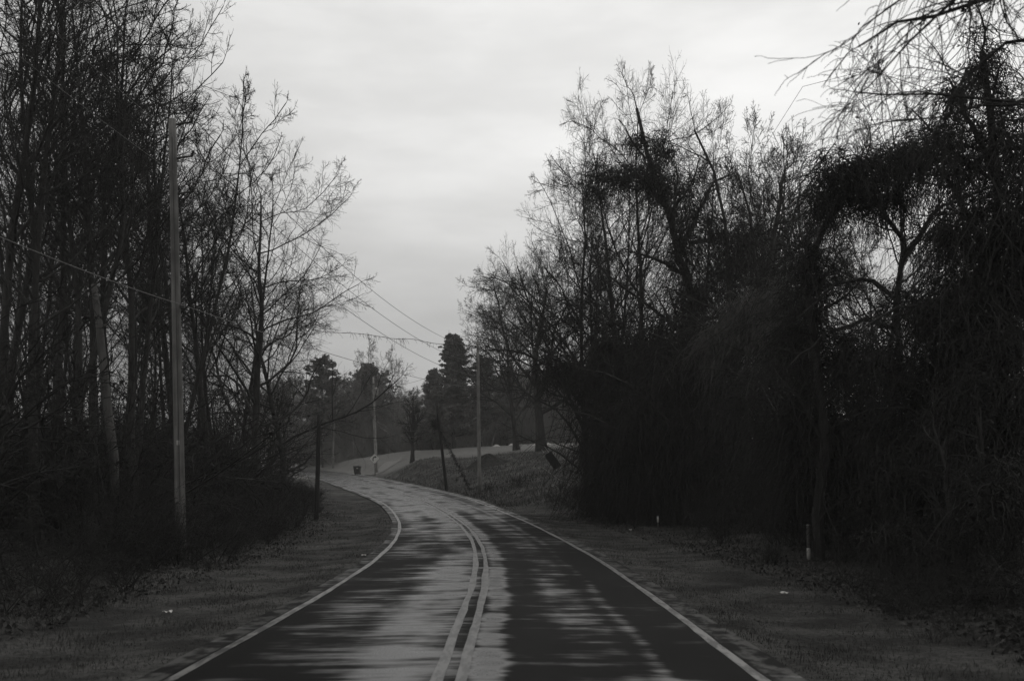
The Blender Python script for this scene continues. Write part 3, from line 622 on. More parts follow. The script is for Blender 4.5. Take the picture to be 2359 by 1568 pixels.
vine_thing('thicket', 'low arching thicket left of the dark tall thicket, in front of the broad tree', 'thicket', (1370, 1170, 54),
           [([(1400, 1175, 53), (1370, 1080, 53), (1300, 960, 53), (1220, 900, 54), (1150, 880, 55)], .12, .02), ([(1410, 1175, 53), (1380, 1040, 53), (1290, 880, 53), (1200, 830, 54), (1130, 800, 55)], .12, .02),
            ([(1400, 1175, 53), (1360, 1110, 53), (1290, 1045, 53), (1210, 1000, 54), (1170, 1010, 55)], .08, .015), ([(1395, 1120, 53), (1350, 900, 53), (1300, 780, 53), (1220, 720, 54)], .12, .02)],
           [(1360, 900, 54, 80, 90), (1310, 850, 54, 90, 60), (1380, 1040, 53, 60, 90), (1390, 760, 56, 100, 80)], 209, group=GT, strand_d=1.1, leaf_d=.35, leaf=.07)

P = np.array([at(1822, 899, 34), at(1836, 918, 33.8), at(1847, 929, 33.7), at(1859, 936, 33.6)]); g = tubes(P[None], np.array([[.012, .03, .035, .05]]), 8, True)
tag(obj('broken_branch', mesh_np('broken_branch', g[0] - P[0], g[1], M['stone']), None, tuple(P[0])), 'short pale broken branch caught in the dark thicket', 'branch')
# ------------------------------------------------------------------ brush, as masses nobody could count
def shrub_geo(seed, stems=9, h=3.0):
    rng = np.random.default_rng(seed); n = 8
    P = np.empty((stems, n, 3)); P[:, 0] = np.c_[rng.normal(0, .25, (stems, 2)), np.zeros(stems)]
    d = nrm(np.c_[rng.normal(0, .45, (stems, 2)), np.ones(stems)]); L = h * rng.uniform(.6, 1.15, stems)
    for j in range(1, n):
        d = nrm(d + rng.normal(0, .12, (stems, 3)) + np.array([0, 0, -.03])); P[:, j] = P[:, j - 1] + d * (L / (n - 1))[:, None]
    R = np.linspace(.022, .008, n)[None] * rng.uniform(.7, 1.4, (stems, 1))
    A2 = spawn(P, R, L, rng, 8, .15, 1, 42, 14, .38, .3, 6, .16, .02, .6, .006)
    A3 = spawn(*A2, rng, 6, .15, 1, 42, 14, .45, .3, 4, .18, 0, .7, .005)
    A4 = spawn(*A3, rng, 3, .2, 1, 42, 14, .5, .3, 3, .18, -.02, .8, .004)
    parts = [tubes(P, R, 4), tubes(A2[0], A2[1], 3), tubes(A3[0], A3[1], 3), tubes(A4[0], A4[1], 3)]
    m_ = 260; pk = A3[0][rng.integers(0, len(A3[0]), m_), rng.integers(0, 4, m_)]
    parts.append(leaves(pk, .035, rng)); return cat_geo(parts)
SH = [shrub_geo(300 + i) for i in range(5)]
def brush(name, spots, label, seed, m='vine'):
    spots = [q for q in spots if not any(abs(q[0] / q[1] * F + CX - px) < 60 * 25 / max(q[1], 14) + 12 and q[1] < d for px, d in ((1863, 25.6), (1516, 43.2)))]
    rng = np.random.default_rng(seed); parts = []
    for x, y, h in spots:
        V, q = SH[rng.integers(5)]; a = rng.uniform(0, 6.28); s = h / 3.0; ca, sa = math.cos(a), math.sin(a)
        W = V @ np.array([[ca, sa, 0], [-sa, ca, 0], [0, 0, 1]]) * np.array([s * 1.15, s * 1.15, s]); W = W + np.array([x, y, gz(x, y) - .05]); parts.append((W, q))
    V, q = cat_geo(parts)
    return tag(obj(name, mesh_np(name, V, q, M[m], False)), label, 'undergrowth', kind='stuff')
rng = np.random.default_rng(77)
def side(i, u): return RC[i] + RN[i] * u
spots = []
spots += [(-8.4, 24.5, 1.9), (-9.0, 24.8, 1.7), (-9.6, 25.5, 2.0), (-8.0, 26, 1.6), (-10.2, 25, 2.0), (-8.8, 23.6, 1.5), (-9.4, 26.3, 1.9)]
for k in range(215):
    i = int(np.interp(rng.uniform(7, 88), RC[:, 1], np.arange(len(S)))); o = float(np.interp(RC[i, 1], [10, 20, 40], [2.7, 3.3, 4.1])) + rng.gamma(1.4, 2.5); q = side(i, -WL - o)
    if q[1] < 6: continue
    spots.append((q[0], q[1], min(.6 + .36 * max(o - 3.4, 0), 3.6) * rng.uniform(.75, 1.25)))
for k in range(130):
    i = int(np.interp(rng.uniform(14, 96), RC[:, 1], np.arange(len(S)))); o = 8.5 + rng.uniform(0, 16); q = side(i, -WL - o)
    if q[1] > 10: spots.append((q[0], q[1], rng.uniform(4.0, 7.8) + max(0, q[1] - 60) * .05))
brush('undergrowth', spots, 'dark leafless undergrowth along the foot of the left wood', 1)
spots = []
for k in range(95):
    i = int(np.interp(rng.uniform(8, 56), RC[:, 1], np.arange(len(S)))); o = float(np.interp(RC[i, 1], [9, 24, 40], [2.5, 3.7, 3.9])) + rng.gamma(1.5, 1.5); q = side(i, WR + o)
    spots.append((q[0], q[1], min(.5 + .42 * max(o - 3.2, 0), 3.0) * rng.uniform(.7, 1.2)))
for k in range(75):
    d = rng.uniform(24, 78); px = rng.uniform(1420, 2420)
    if d > 48 + (px - 1400) * .02 or px > 1900: spots.append((X(px, d), d, rng.uniform(3.0, 6.0)))
brush('undergrowth', spots, 'dark leafless undergrowth at the foot of the right thickets', 2)
spots = []
for px0, d0, n in ((1300, 60, 7), (1340, 56, 6), (1150, 70, 3), (1060, 84, 3)):
    for k in range(n):
        d = d0 + rng.uniform(-3, 5); x = X(px0 + rng.uniform(-45, 45), d)
        if road_near([x], [d])[1][0] > WR + 2.0: spots.append((x, d, rng.uniform(.5, 1.1)))
brush('weeds', spots, 'low dead weeds on the rough bank below the lawn', 3)
spots = [(X(px, d), d, h) for px, d, h in [(rng.uniform(610, 860), rng.uniform(152, 170), rng.uniform(2.0, 4.0)) for k in range(40)]] + [(X(px, d), d, h) for px, d, h in [(rng.uniform(600, 1400), rng.uniform(158, 200), rng.uniform(4.0, 9.0)) for k in range(150)]]
spots = [s for s in spots if abs(road_near([s[0]], [s[1]])[1][0]) > 6]
brush('undergrowth', spots, 'hazy brush at the foot of the far trees beyond the bend', 4, 'bark_far_hazed')

# ------------------------------------------------------------------ grass and fallen leaves
def blades(x, y, h, w, rng):
    n = len(x); z = ground_z(x, y); a = rng.uniform(0, 6.28, n); lean = rng.normal(0, .45, (n, 2)) * h[:, None]
    p0 = np.stack([x - np.cos(a) * w, y - np.sin(a) * w, z - .01], 1); p1 = np.stack([x + np.cos(a) * w, y + np.sin(a) * w, z - .01], 1)
    mid = np.stack([x + lean[:, 0] * .4, y + lean[:, 1] * .4, z + h * .6], 1); cw = np.stack([np.cos(a) * w * .7, np.sin(a) * w * .7, 0 * w], 1)
    top = np.stack([x + lean[:, 0], y + lean[:, 1], z + h], 1)
    V = np.stack([p0, p1, mid + cw, top, mid - cw], 1).reshape(-1, 3); k = np.arange(n)[:, None] * 5
    return V, np.concatenate([k + np.array([[0, 1, 2, 4]]), k + np.array([[4, 2, 3, 3]])])[:, :4]
def grass(n, dmin, dmax, left, hmax, width, rng):
    y = dmin * (dmax / dmin) ** rng.uniform(0, 1, n); i = np.interp(y, RC[:, 1], np.arange(len(S))).astype(int)
    o = .18 + 5.6 * rng.beta(1.0, 1.4, n); u = np.where(left, -(WL + o), WR + o); q = RC[i] + RN[i] * u[:, None] + rng.normal(0, .15, (n, 2))
    tuft = np.clip(.55 + .55 * np.sin(q[:, 0] * 2.3 + 1.7 * np.sin(q[:, 1] * .9)) * np.sin(q[:, 1] * 1.9 + 1.3 * np.sin(q[:, 0] * 1.1)) + rng.normal(0, .15, n), .15, 2); h = rng.gamma(4, hmax / 5, n) * (.45 + .16 * o) * tuft; return blades(q[:, 0], q[:, 1], h, np.full(n, width) * (1 + y / 40), rng)
rng = np.random.default_rng(21)
g1 = [grass(45000, 6, 70, True, .085, .0035, rng), grass(45000, 6, 75, False, .085, .0035, rng)]
yb = rng.uniform(58, 112, 26000); xb = X(rng.uniform(850, 1380, 26000), yb); _, ob, _ = road_near(xb, yb); k = (ob > WR + .8) & (lawn_mask(xb, yb) < .3)
g1.append(blades(xb[k], yb[k], rng.gamma(3, .05, k.sum()), np.full(k.sum(), .014), rng))
V, q = cat_geo(g1)
tri = q[q[:, 2] == q[:, 3]][:, :3]; qd = q[q[:, 2] != q[:, 3]]
Fall = np.concatenate([tri, qd[:, [0, 1, 2]], qd[:, [0, 2, 3]]])
Fall = Fall[(Fall[:, 0] != Fall[:, 1]) & (Fall[:, 1] != Fall[:, 2]) & (Fall[:, 0] != Fall[:, 2])]
tag(obj('grass', mesh_np('grass', V, Fall, M['grass'], False)), 'short wet winter grass on both verges and the bank', 'grass', kind='stuff')
n = 9000; y = 8 * (56 / 8) ** rng.uniform(0, 1, n); i = np.interp(y, RC[:, 1], np.arange(len(S))).astype(int); sd = rng.uniform(0, 1, n) < .6
o = 3.0 + rng.gamma(2, .8, n); u = np.where(sd, WR + o, -(WL + o)); q2 = RC[i] + RN[i] * u[:, None]
pos = np.c_[q2, ground_z(q2[:, 0], q2[:, 1]) + rng.uniform(.01, .07, n)]
V, q = leaves(pos, .045, rng, .6); tag(obj('leaf_litter', mesh_np('leaf_litter', V, q, M['litter_leaf'], False)), 'fallen leaves strewn along the edge of the brush', 'leaf litter', kind='stuff')

# ------------------------------------------------------------------ poles, wires, street furniture
def pole_geo(b, tp, r0, r1, k=12, n=10):
    b = np.array(b, float); tp = np.array(tp, float); P = (b[None] + (tp - b)[None] * np.linspace(0, 1, n)[:, None])[None]
    return tubes(P, np.linspace(r0, r1, n)[None], k, True)
def pole(label, pb, d, ytop, pxtop, r0, r1, m, group='poles along the road', name='utility_pole'):
    x = X(pb, d); z = gz(x, d); r = thing(name, label, 'pole', (x, d, z), group)
    t_ = at(pxtop, ytop, d) - np.array([x, d, z])
    V, q = pole_geo((0, 0, -.3), t_, r0, r1); obj('shaft', mesh_np('shaft', V, q, M[m]), r)
    return r, np.array([x, d, z])
def part(r, name, geo, m, smooth=False): return obj(name, mesh_np(name, geo[0], geo[1], M[m], smooth), r)
# near pole with stand-off brackets
r, o = pole('tall pale utility pole with three stand-off brackets in front of the left wood', 418, 27, 275, 397, .155, .105, 'pole')
for yb_ in (287, 365, 447):
    pz = at(398 + (yb_ - 275) * .0235, yb_, 27) - o
    a = pz + np.array([.1, 0, 0]); e = pz + np.array([.52, 0, .06])
    br = part(r, 'bracket', tubes(np.array([[a, (a + e) / 2 + [0, 0, .015], e]]), np.array([[.03, .028, .025]]), 6, True), 'dark_metal')
    P = np.linspace(0, 1, 9)[:, None] * np.array([.05, 0, .17]) + e + [-.01, 0, 0]
    part(br, 'insulator', tubes(P[None], np.array([[.03, .055, .03, .055, .03, .055, .03, .04, .02]]), 8, True), 'dark_metal')
gw = np.array([at(400, 320, 27), at(409, 720, 27), at(418, 1150, 27)]) - o + np.array([.02, -.17, 0]); part(r, 'ground_wire', tubes(gw[None], np.full((1, 3), .012), 6), 'dark_metal')
part(r, 'pole_tag', box(at(415, 1020, 27) - o + np.array([0, -.17, 0]), (.09, .01, .13)), 'metal')
part(r, 'cable_clamp', box(at(409, 704, 27) - o + np.array([.14, 0, 0]), (.12, .14, .12)), 'dark_metal')
# leaning pale snag
x = X(262, 31); z = gz(x, 31); r = thing('dead_snag', 'leaning pale bare trunk without a top, inside the left wood', 'dead tree', (x, 31, z))
w = np.array([at(a, b_, 31) for a, b_ in ((266, 1240), (263, 1050), (250, 960), (240, 860), (230, 760), (222, 700), (216, 655))]) - np.array([x, 31, z])
part(r, 'trunk', tubes(w[None], np.array([[.16, .14, .135, .125, .115, .105, .085]]), 10, True), 'snag', True)
st = [(np.array([w[4], w[4] + [.35, -.05, .25]])), (np.array([w[3], w[3] + [-.3, .05, .3]]))]
for s_ in st: part(r, 'branch_stub', tubes(np.array([[s_[0], s_.mean(0) + [0, 0, .02], s_[1]]]), np.array([[.05, .035, .012]]), 6, True), 'snag', True)
# dark short post on the inside of the bend
r, o = pole('short dark wooden post on the grass inside the bend', 729, 50, 955, 735, .13, .10, 'pole_dark', name='wooden_post')
# poles far away
r, o = pole('thin far utility pole nearest the road beyond the bend', 767, 150, 975, 770, .14, .11, 'pole')
part(r, 'crossarm', box(at(769, 985, 150) - o, (.9, .12, .12)), 'pole_dark')
r, o = pole('fainter far utility pole just behind the thin one beyond the bend', 781, 162, 975, 780, .14, .11, 'pole')
part(r, 'crossarm', box(at(780, 984, 162) - o, (.9, .12, .12)), 'pole_dark')
# transformer pole
r, o = pole('utility pole with a transformer standing behind the curve sign', 868, 125, 868, 860, .17, .11, 'pole_pale')
TP = o
tz = at(863.5, 902, 125) - o + np.array([.22, -.05, 0])
prf = np.array([(-.45, .20), (-.42, .25), (.38, .25), (.42, .27), (.46, .24), (.52, .06)])
P = np.c_[np.zeros((6, 2)), prf[:, 0]] + tz
tr = part(r, 'transformer', tubes(P[None], prf[None, :, 1], 14, True), 'metal', True)
part(tr, 'bushing', tubes((tz + np.array([[.1, 0, .46], [.12, 0, .6], [.13, 0, .72]]))[None], np.array([[.04, .05, .02]]), 6, True), 'dark_metal')
c0 = at(864, 965, 125) - o; c1 = at(867, 1060, 125) - o
part(r, 'riser_conduit', tubes(np.array([[c0 + [-.2, -.12, 0], (c0 + c1) / 2 + [-.19, -.12, 0], c1 + [-.12, -.16, 0]]]), np.array([[.06, .06, .06]]), 8, True), 'pole_pale')
part(r, 'crossarm', box(at(861, 885, 125) - o + np.array([0, -.13, 0]), (1.5, .1, .13)), 'pole')
for sx in (-.65, .65): part(r, 'insulator', tubes((at(861, 885, 125) - o + np.array([[sx, -.13, .06], [sx, -.13, .14], [sx, -.13, .22]]))[None], np.array([[.03, .06, .03]]), 8, True), 'dark_metal')
# leaning dark pole with vine clump
r, o = pole('dark utility pole tilted to one side on the right bank with a clump of vine', 1030, 80, 928, 1006, .14, .11, 'pole_dark')
LP = o
rg = np.random.default_rng(31); c = at(1010, 982, 80)
st_, lv_ = blob_geo([(1004, 978, 80, 9, 16)], rg, 9, 5, .05, .6, .008)
part(r, 'vine_clump', (st_[0] - o, st_[1]), 'vine'); part(r, 'vine_leaves', (lv_[0] - o, lv_[1]), 'leaf')
# its guy wire with creeper
g0 = at(1012, 985, 80); g1_ = np.array([X(1085, 77), 77, gz(X(1085, 77), 77)]); r = thing('guy_wire', 'slanting guy wire of the tilted dark pole overgrown with creeper', 'guy wire', tuple(g1_))
n = 24; P = g0 + (g1_ - g0) * np.linspace(0, 1, n)[:, None]; part(r, 'cable', tubes((P - g1_)[None], np.full((1, n), .02), 6, True), 'wire')
m_ = 260; tt = rg.uniform(.05, 1, m_); s0 = g0 + (g1_ - g0) * tt[:, None]; d_ = rg.normal(0, .18, (m_, 3)); d_[:, 2] -= .12
part(r, 'creeper', tubes(np.stack([s0, s0 + d_ * .5 + rg.normal(0, .04, (m_, 3)), s0 + d_], 1) - g1_, np.tile([.022, .018, .01], (m_, 1)), 3), 'vine')
# pale pole on the right bank
r, o = pole('tall pale utility pole on the right bank in front of the dirt mound', 1105, 73, 788, 1100.5, .145, .105, 'pole_pale')
RP = o
for yb_ in (800, 835, 865, 893): part(r, 'insulator', tubes((at(1101, yb_, 73) - o + np.array([[-.1, 0, 0], [-.18, 0, 0], [-.27, 0, .01]]))[None], np.array([[.03, .05, .03]]), 8, True), 'dark_metal')

# wires
def wire(label, a, b_, sag, r_=.011, m='wire', n=40):
    a = np.array(a, float); b_ = np.array(b_, float); s = np.linspace(0, 1, n); P = a + (b_ - a) * s[:, None]; P[:, 2] -= sag * 4 * s * (1 - s)
    V, q = tubes(P[None], np.full((1, n), r_), 5); o = P[0]
    ob = obj('overhead_wire', mesh_np('overhead_wire', V - o, q, M[m]), None, tuple(o)); return tag(ob, label, 'wire', 'overhead wires')
near = [at(398 + (y_ - 275) * .0235, y_, 27) + np.array([.55, 0, .2]) for y_ in (287, 365, 447)]
rp = [at(1101, y_, 73) + np.array([-.27, 0, 0]) for y_ in (800, 835, 865, 893)]
names = ('top', 'second', 'third')
for i in range(3): wire('%s wire from the bracketed left pole to the pale pole across the road' % names[i], near[i], rp[i], (1.3, 1.1, 1.0)[i])
low = at(412, 706, 27) + np.array([.2, -.1, 0]); wire('low heavy cable from the bracketed left pole to the pale pole across the road', low, rp[3], .35, .011, 'wire_pale')
for i in range(3):
    e = np.array([-8.6 - .1 * i, -8, near[i][2] - .2]); wire('%s wire running back along the left wood from the bracketed pole' % names[i], e, near[i], .8, .006, 'wire')
wire('low heavy cable running back along the left wood from the bracketed pole', np.array([-8.9, -8, 6.6]), low, .7, .011, 'wire_pale')
tp_ = [at(861, 872, 125), at(865, 884, 125), at(859, 886, 125), at(864, 902, 125)]
for i, nm in enumerate(('top', 'second', 'third', 'lowest')):
    wire('%s wire sagging between the transformer pole and the pale pole' % nm, tp_[i], rp[i], (1.6, 1.6, 1.5, 1.3)[i], .013, 'wire_pale')
wire('wire from below the transformer to the middle of the pale pole', at(865, 901, 125), at(1102, 932, 73), .5, .011, 'wire_pale')
wire('upper service cable drooping from the transformer pole to the tilted dark pole', at(866, 968, 125), at(1012, 978, 80), .9, .016, 'wire_pale')
wire('lower service cable drooping from the transformer pole to the tilted dark pole', at(866, 975, 125), at(1013, 990, 80), 1.1, .018, 'wire_pale')
wire('upper wire from the transformer pole to the thin far pole', at(859, 888, 125), at(770, 978, 150), .3, .014)
wire('lower wire from the transformer pole to the thin far pole', at(861, 898, 125), at(771, 990, 150), .3, .014)
wire('thin wire from the short dark post back into the wood', at(735, 958, 50), at(660, 940, 46), .2, .008)
# cable hung with creeper across the road
pts = [at(600, 735, 58), at(751, 763, 58), at(888, 776, 58), at(959, 784, 58), at(1061, 796, 58), at(1200, 806, 57), at(1380, 815, 56)]
s_ = np.linspace(0, 6, 90); P = np.stack([np.interp(s_, range(7), [p_[i] for p_ in pts]) for i in range(3)], 1); P[:, 2] += .05 * np.sin(s_ * 5)
r = thing('vine_hung_cable', 'dark cable hung with creeper stretched high across the road', 'cable', tuple(P[0]))
part(r, 'cable', tubes((P - P[0])[None], np.full((1, 90), .014), 5), 'wire')
m_ = 170; i_ = rg.integers(12, 86, m_); st_ = P[i_] + rg.normal(0, .03, (m_, 3)); k = 6; ln = rg.gamma(1.4, .22, m_); dn = nrm(rg.normal(0, 1, (m_, 3)) + np.array([1.3, 0, -.2])); CP = np.empty((m_, k, 3)); CP[:, 0] = st_
for j in range(1, k): dn = nrm(dn + rg.normal(0, .3, (m_, 3)) + np.array([0, 0, -.3])); CP[:, j] = CP[:, j - 1] + dn * (ln / (k - 1))[:, None]
part(r, 'creeper', tubes(CP - P[0], np.full((m_, k), .007), 3), 'vine')

# curve warning sign
def plate(poly, y0, y1):
    n = len(poly); V = np.array([(a, y0, b_) for a, b_ in poly] + [(a, y1, b_) for a, b_ in poly], float)
    me = bpy.data.meshes.new('plate'); fs = [tuple(range(n)), tuple(reversed(range(n, 2 * n)))] + [(i, i + n, (i + 1) % n + n, (i + 1) % n) for i in range(n)]
    me.from_pydata([tuple(v_) for v_ in V], [], fs); me.update(); return me
d = 121; x = X(864, d); z = gz(x, d); r = thing('curve_sign', 'diamond warning sign with a right-bending arrow on a single post', 'sign', (x, d, z)); r.rotation_euler = (0, math.radians(-2), math.radians(-12))
part(r, 'post', box((0, .04, .95), (.07, .05, 2.1)), 'dark_metal')
h = EYE - (1056 - HY) / F * d - z; q = .59
rd = []
for i in range(4):
    a0 = i * math.pi / 2
    for da in (-.10, 0, .10): rd.append((q * (.93 if da else .955) * math.sin(a0 + da), h + q * (.93 if da else .955) * math.cos(a0 + da)))
me = plate(rd, -.012, 0.004); me.materials.append(M['sign_face']); o = obj('sign_face', me, r)
bd = [(a * 1.045, h + (b_ - h) * 1.045) for a, b_ in rd]; me = plate(bd, .005, .012); me.materials.append(M['sign_face']); obj('sign_back', me, r)
w = .065
outer, inner = [], []
outer = [(-.19 - w, h - .30), (-.19 - w, h - .02)]; inner = [(-.19 + w, h - .30), (-.19 + w, h - .04)]
for a in np.linspace(180, 95, 7):
    outer.append((.08 + (.27 + w) * math.cos(math.radians(a)), h + (.24 + w) * math.sin(math.radians(a)) - .02)); inner.append((.08 + (.27 - w) * math.cos(math.radians(a)), h + (.24 - w) * math.sin(math.radians(a)) - .02))
me = plate(outer + inner[::-1], -.020, -.014); me.materials.append(M['sign_black']); ar = obj('arrow', me, r)
me = plate([(.05, h + .40), (.05, h + .05), (.31, h + .225)], -.0235, -.0205); me.materials.append(M['sign_black']); obj('arrow_head', me, ar)
# wheeled bin
d = 125.5; x = X(823, d); z = gz(x, d) + .06; r = thing('wheeled_bin', 'dark wheeled rubbish bin at the driveway mouth', 'rubbish bin', (x, d, z)); r.rotation_euler = (0, 0, math.radians(-8))
def taper(z0, z1, w0, d0, w1, d1, dy=0):
    V = np.array([(sx * w0 / 2, sy * d0 / 2, z0) for sx, sy in ((-1, -1), (1, -1), (1, 1), (-1, 1))] + [(sx * w1 / 2, sy * d1 / 2 + dy, z1) for sx, sy in ((-1, -1), (1, -1), (1, 1), (-1, 1))])
    return V, np.array([(3, 2, 1, 0), (4, 5, 6, 7), (0, 1, 5, 4), (1, 2, 6, 5), (2, 3, 7, 6), (3, 0, 4, 7)])
part(r, 'body', taper(.06, 1.0, .62, .58, .82, .80), 'plastic'); part(r, 'rim', box((0, 0, 1.01), (.90, .88, .06)), 'plastic')
part(r, 'lid', taper(1.045, 1.13, .92, .92, .80, .70, -.03), 'plastic')
part(r, 'handle', tubes(np.array([[(-.36, .50, 1.02), (0, .52, 1.03), (.36, .50, 1.02)]]), np.full((1, 3), .03), 6, True), 'dark_metal')
for sx in (-.34, .34): part(r, 'wheel', tubes(np.array([[(sx - .04, .28, .13), (sx, .28, .13), (sx + .04, .28, .13)]]), np.full((1, 3), .13), 14, True), 'plastic')
part(r, 'label_plate', box((.12, -.378, .82), (.26, .008, .17)), 'metal')
# tilted dark board
d = 72; c = at(1274, 1060, d); r = thing('tilted_board', 'dark rectangular board tipped over on thin stakes on the bank', 'board', tuple(c))
ang = math.radians(-36)
R_ = np.array([[math.cos(ang), 0, -math.sin(ang)], [0, 1, 0], [math.sin(ang), 0, math.cos(ang)]])
R_ = np.array([[math.cos(-ang), 0, math.sin(-ang)], [0, 1, 0], [-math.sin(-ang), 0, math.cos(-ang)]]) @ np.eye(3)
def rot2(v): a = math.radians(36); v = np.atleast_2d(v); return np.stack([v[:, 0] * math.cos(a) - v[:, 2] * math.sin(a), v[:, 1], v[:, 0] * math.sin(a) + v[:, 2] * math.cos(a)], 1)
s_ = d / F
V, q = box((0, 0, 0), (17.5 * s_, .03, 41 * s_)); part(r, 'panel', (rot2(V), q), 'sign_black')
V, q = box((-9 * s_ - .02, .0, -2 * s_), (.06, .05, 37 * s_)); part(r, 'frame', (rot2(V), q), 'dark_metal')
for ox, oz0, oz1 in ((3 * s_, -21 * s_, 44 * s_), (-6.5 * s_, -24 * s_, 36 * s_)):
    P = rot2(np.array([(ox, .035, oz0), (ox, .035, (oz0 + oz1) / 2), (ox, .035, oz1)])); part(r, 'stake', tubes(P[None], np.full((1, 3), .018), 6, True), 'metal')
d = 68; a = np.array([X(1320, d), d, gz(X(1320, d), d)]); P = np.array([a, at(1290, 1105, d), at(1246, 1074, d)]); o = a
tag(obj('leaning_rod', mesh_np('leaning_rod', *(lambda g: (g[0] - o, g[1]))(tubes(P[None], np.full((1, 3), .014), 6, True)), M['pole_pale']), None, tuple(o)), 'thin pale rod leaning in the weeds below the tipped board', 'rod')
# marker posts on the verge
def marker(px, d, ytop, label, band_):
    x = X(px, d); z = gz(x, d); h = EYE - (ytop - HY) / F * d - z; r = thing('marker_post', label, 'post', (x, d, z), 'marker posts on the right verge'); r.rotation_euler = (0, -.02, 0)
    part(r, 'shaft', tubes(np.array([[(0, 0, -.1), (0, 0, h * .5), (0, 0, h)]]), np.full((1, 3), .042), 10, True), 'snag', True)
    part(r, 'cap', tubes(np.array([[(0, 0, h), (0, 0, h + .02), (0, 0, h + .035)]]), np.array([[.05, .05, .03]]), 10, True), 'pole_pale', True)
    part(r, 'white_sleeve', tubes(np.array([[(0, 0, band_[0] * h), (0, 0, (band_[0] + band_[1]) / 2 * h), (0, 0, band_[1] * h)]]), np.full((1, 3), .048), 10, True), 'stone', True)
marker(1863, 25, 1210, 'nearer slim marker post with a pale sleeve at its foot', (0.02, .36))
marker(1516, 42.5, 1189, 'farther short marker post at the foot of the dark thicket', (.55, .97))
# mound
def lump(name, label, cat_, px, d, rx, ry, h, m, seed, nr=14, na=36, rough=.12, group=None):
    rg = np.random.default_rng(seed); x = X(px, d); V = []; ph = rg.uniform(0, 6.28, 6)
    for j in range(nr):
        t_ = j / (nr - 1)
        for i in range(na):
            a = i * 6.2832 / na; k_ = 1 + rough * (math.sin(3 * a + ph[0]) + .6 * math.sin(5 * a + ph[1] + t_ * 3) + .4 * math.sin(8 * a + ph[2]))
            xx = x + rx * t_ * k_ * math.cos(a); yy = d + ry * t_ * k_ * math.sin(a); V.append((xx, yy, h * (1 - smooth01(t_)) * (1 + .1 * math.sin(4 * a + ph[3] + 6 * t_)) - .06 * t_))
    V = np.array(V); V[:, 2] += ground_z(V[:, 0], V[:, 1]); q = [(j * na + i, (j + 1) * na + i, (j + 1) * na + (i + 1) % na, j * na + (i + 1) % na) for j in range(nr - 1) for i in range(na)]
    o = np.array([x, d, gz(x, d)]); return tag(obj(name, mesh_np(name, V - o, np.array(q), M[m]), None, tuple(o)), label, cat_, group)
lump('dirt_mound', 'low heap of dark earth on the grass behind the pale pole', 'mound', 1122, 94, 2.6, 1.8, 1.1, 'soil', 4)
for px, d, s_, lab in ((1233, 140, .55, 'white stone left of the stout flared trunk on the crest'), (1263, 140, .5, 'white stone right of the stout flared trunk on the crest'), (1178, 146, .6, 'white stone lying on the crest farther left along the lawn'), (1144, 146, .7, 'dull flat stone at the far left of the crest stones')):
    lump('stone', lab, 'stone', px, d, s_ * 1.2, s_ * .8, .27, 'stone', int(px), 6, 14, .08, 'stones on the crest of the lawn')
# scraps of litter
def scrap(px, py, s_, lab, seed):
    dd = np.linspace(6, 90, 4000); zz = EYE - (py - HY) / F * dd; xs = (px - CX) / F * dd; g = ground_z(xs, dd); i = np.argmin(np.abs(g - zz)); rg = np.random.default_rng(seed)
    n = 5; u = np.linspace(-1, 1, n); UU, VV = np.meshgrid(u, u); V = np.stack([UU * s_, VV * s_ * .6, .03 + rg.uniform(0, s_ * .6, (n, n))], -1).reshape(-1, 3); idx = np.arange(n * n).reshape(n, n)
    q = np.stack([idx[:-1, :-1], idx[:-1, 1:], idx[1:, 1:], idx[1:, :-1]], -1).reshape(-1, 4)
    tag(obj('paper_scrap', mesh_np('paper_scrap', V, q, M['white'], False), None, (xs[i], dd[i], g[i])), lab, 'litter', 'scraps of litter on the verges')
scrap(385, 1415, .07, 'crumpled white scrap in the grass of the near left verge', 1); scrap(1806, 1370, .07, 'crumpled white scrap on the right verge before the nearer marker post', 2)
scrap(838, 1281, .06, 'small pale scrap in the grass inside the bend', 3); scrap(1452, 1222, .06, 'tiny white scrap at the brush edge near the farther marker post', 4)
# house glimpsed beyond the crest
d = 182; x = X(1318, d); z = gz(x, d); r = thing('pale_house', 'pale house glimpsed through the branches beyond the crest', 'house', (x, d, z))
part(r, 'wall', box((0, 0, 2.2), (6.5, 5, 4.4)), 'sign_face')
V = np.array([(-3.6, -2.9, 4.4), (3.6, -2.9, 4.4), (3.6, 2.9, 4.4), (-3.6, 2.9, 4.4), (-3.6, 0, 6.2), (3.6, 0, 6.2)]); me = bpy.data.meshes.new('roof'); me.from_pydata([tuple(a) for a in V], [], [(0, 1, 5, 4), (2, 3, 4, 5), (1, 2, 5), (3, 0, 4), (3, 2, 1, 0)]); me.materials.append(M['dark_metal']); obj('roof', me, r)
for sx in (-2, 0, 2):
    f_ = part(r, 'window', box((sx, -2.52, 2.9), (.95, .06, 1.3)), 'sign_black'); part(f_, 'frame', cat_geo([box((sx, -2.53, 3.6), (1.1, .08, .09)), box((sx, -2.53, 2.2), (1.1, .08, .09)), box((sx - .52, -2.53, 2.9), (.09, .08, 1.3)), box((sx + .52, -2.53, 2.9), (.09, .08, 1.3))]), 'white')
# dark nest in the lawn tree
rg = np.random.default_rng(9); c = at(956, 976, 111.6); m_ = 260; p0 = rg.normal(0, .14, (m_, 3)); d_ = nrm(rg.normal(0, 1, (m_, 3))) * .2
tag(obj('nest', mesh_np('nest', *tubes(np.stack([p0 - d_, p0 + rg.normal(0, .03, (m_, 3)), p0 + d_], 1), np.full((m_, 3), .018), 3), M['sign_black'], False), None, tuple(c)), 'dark twig nest among the branches of the small lawn tree', 'nest')
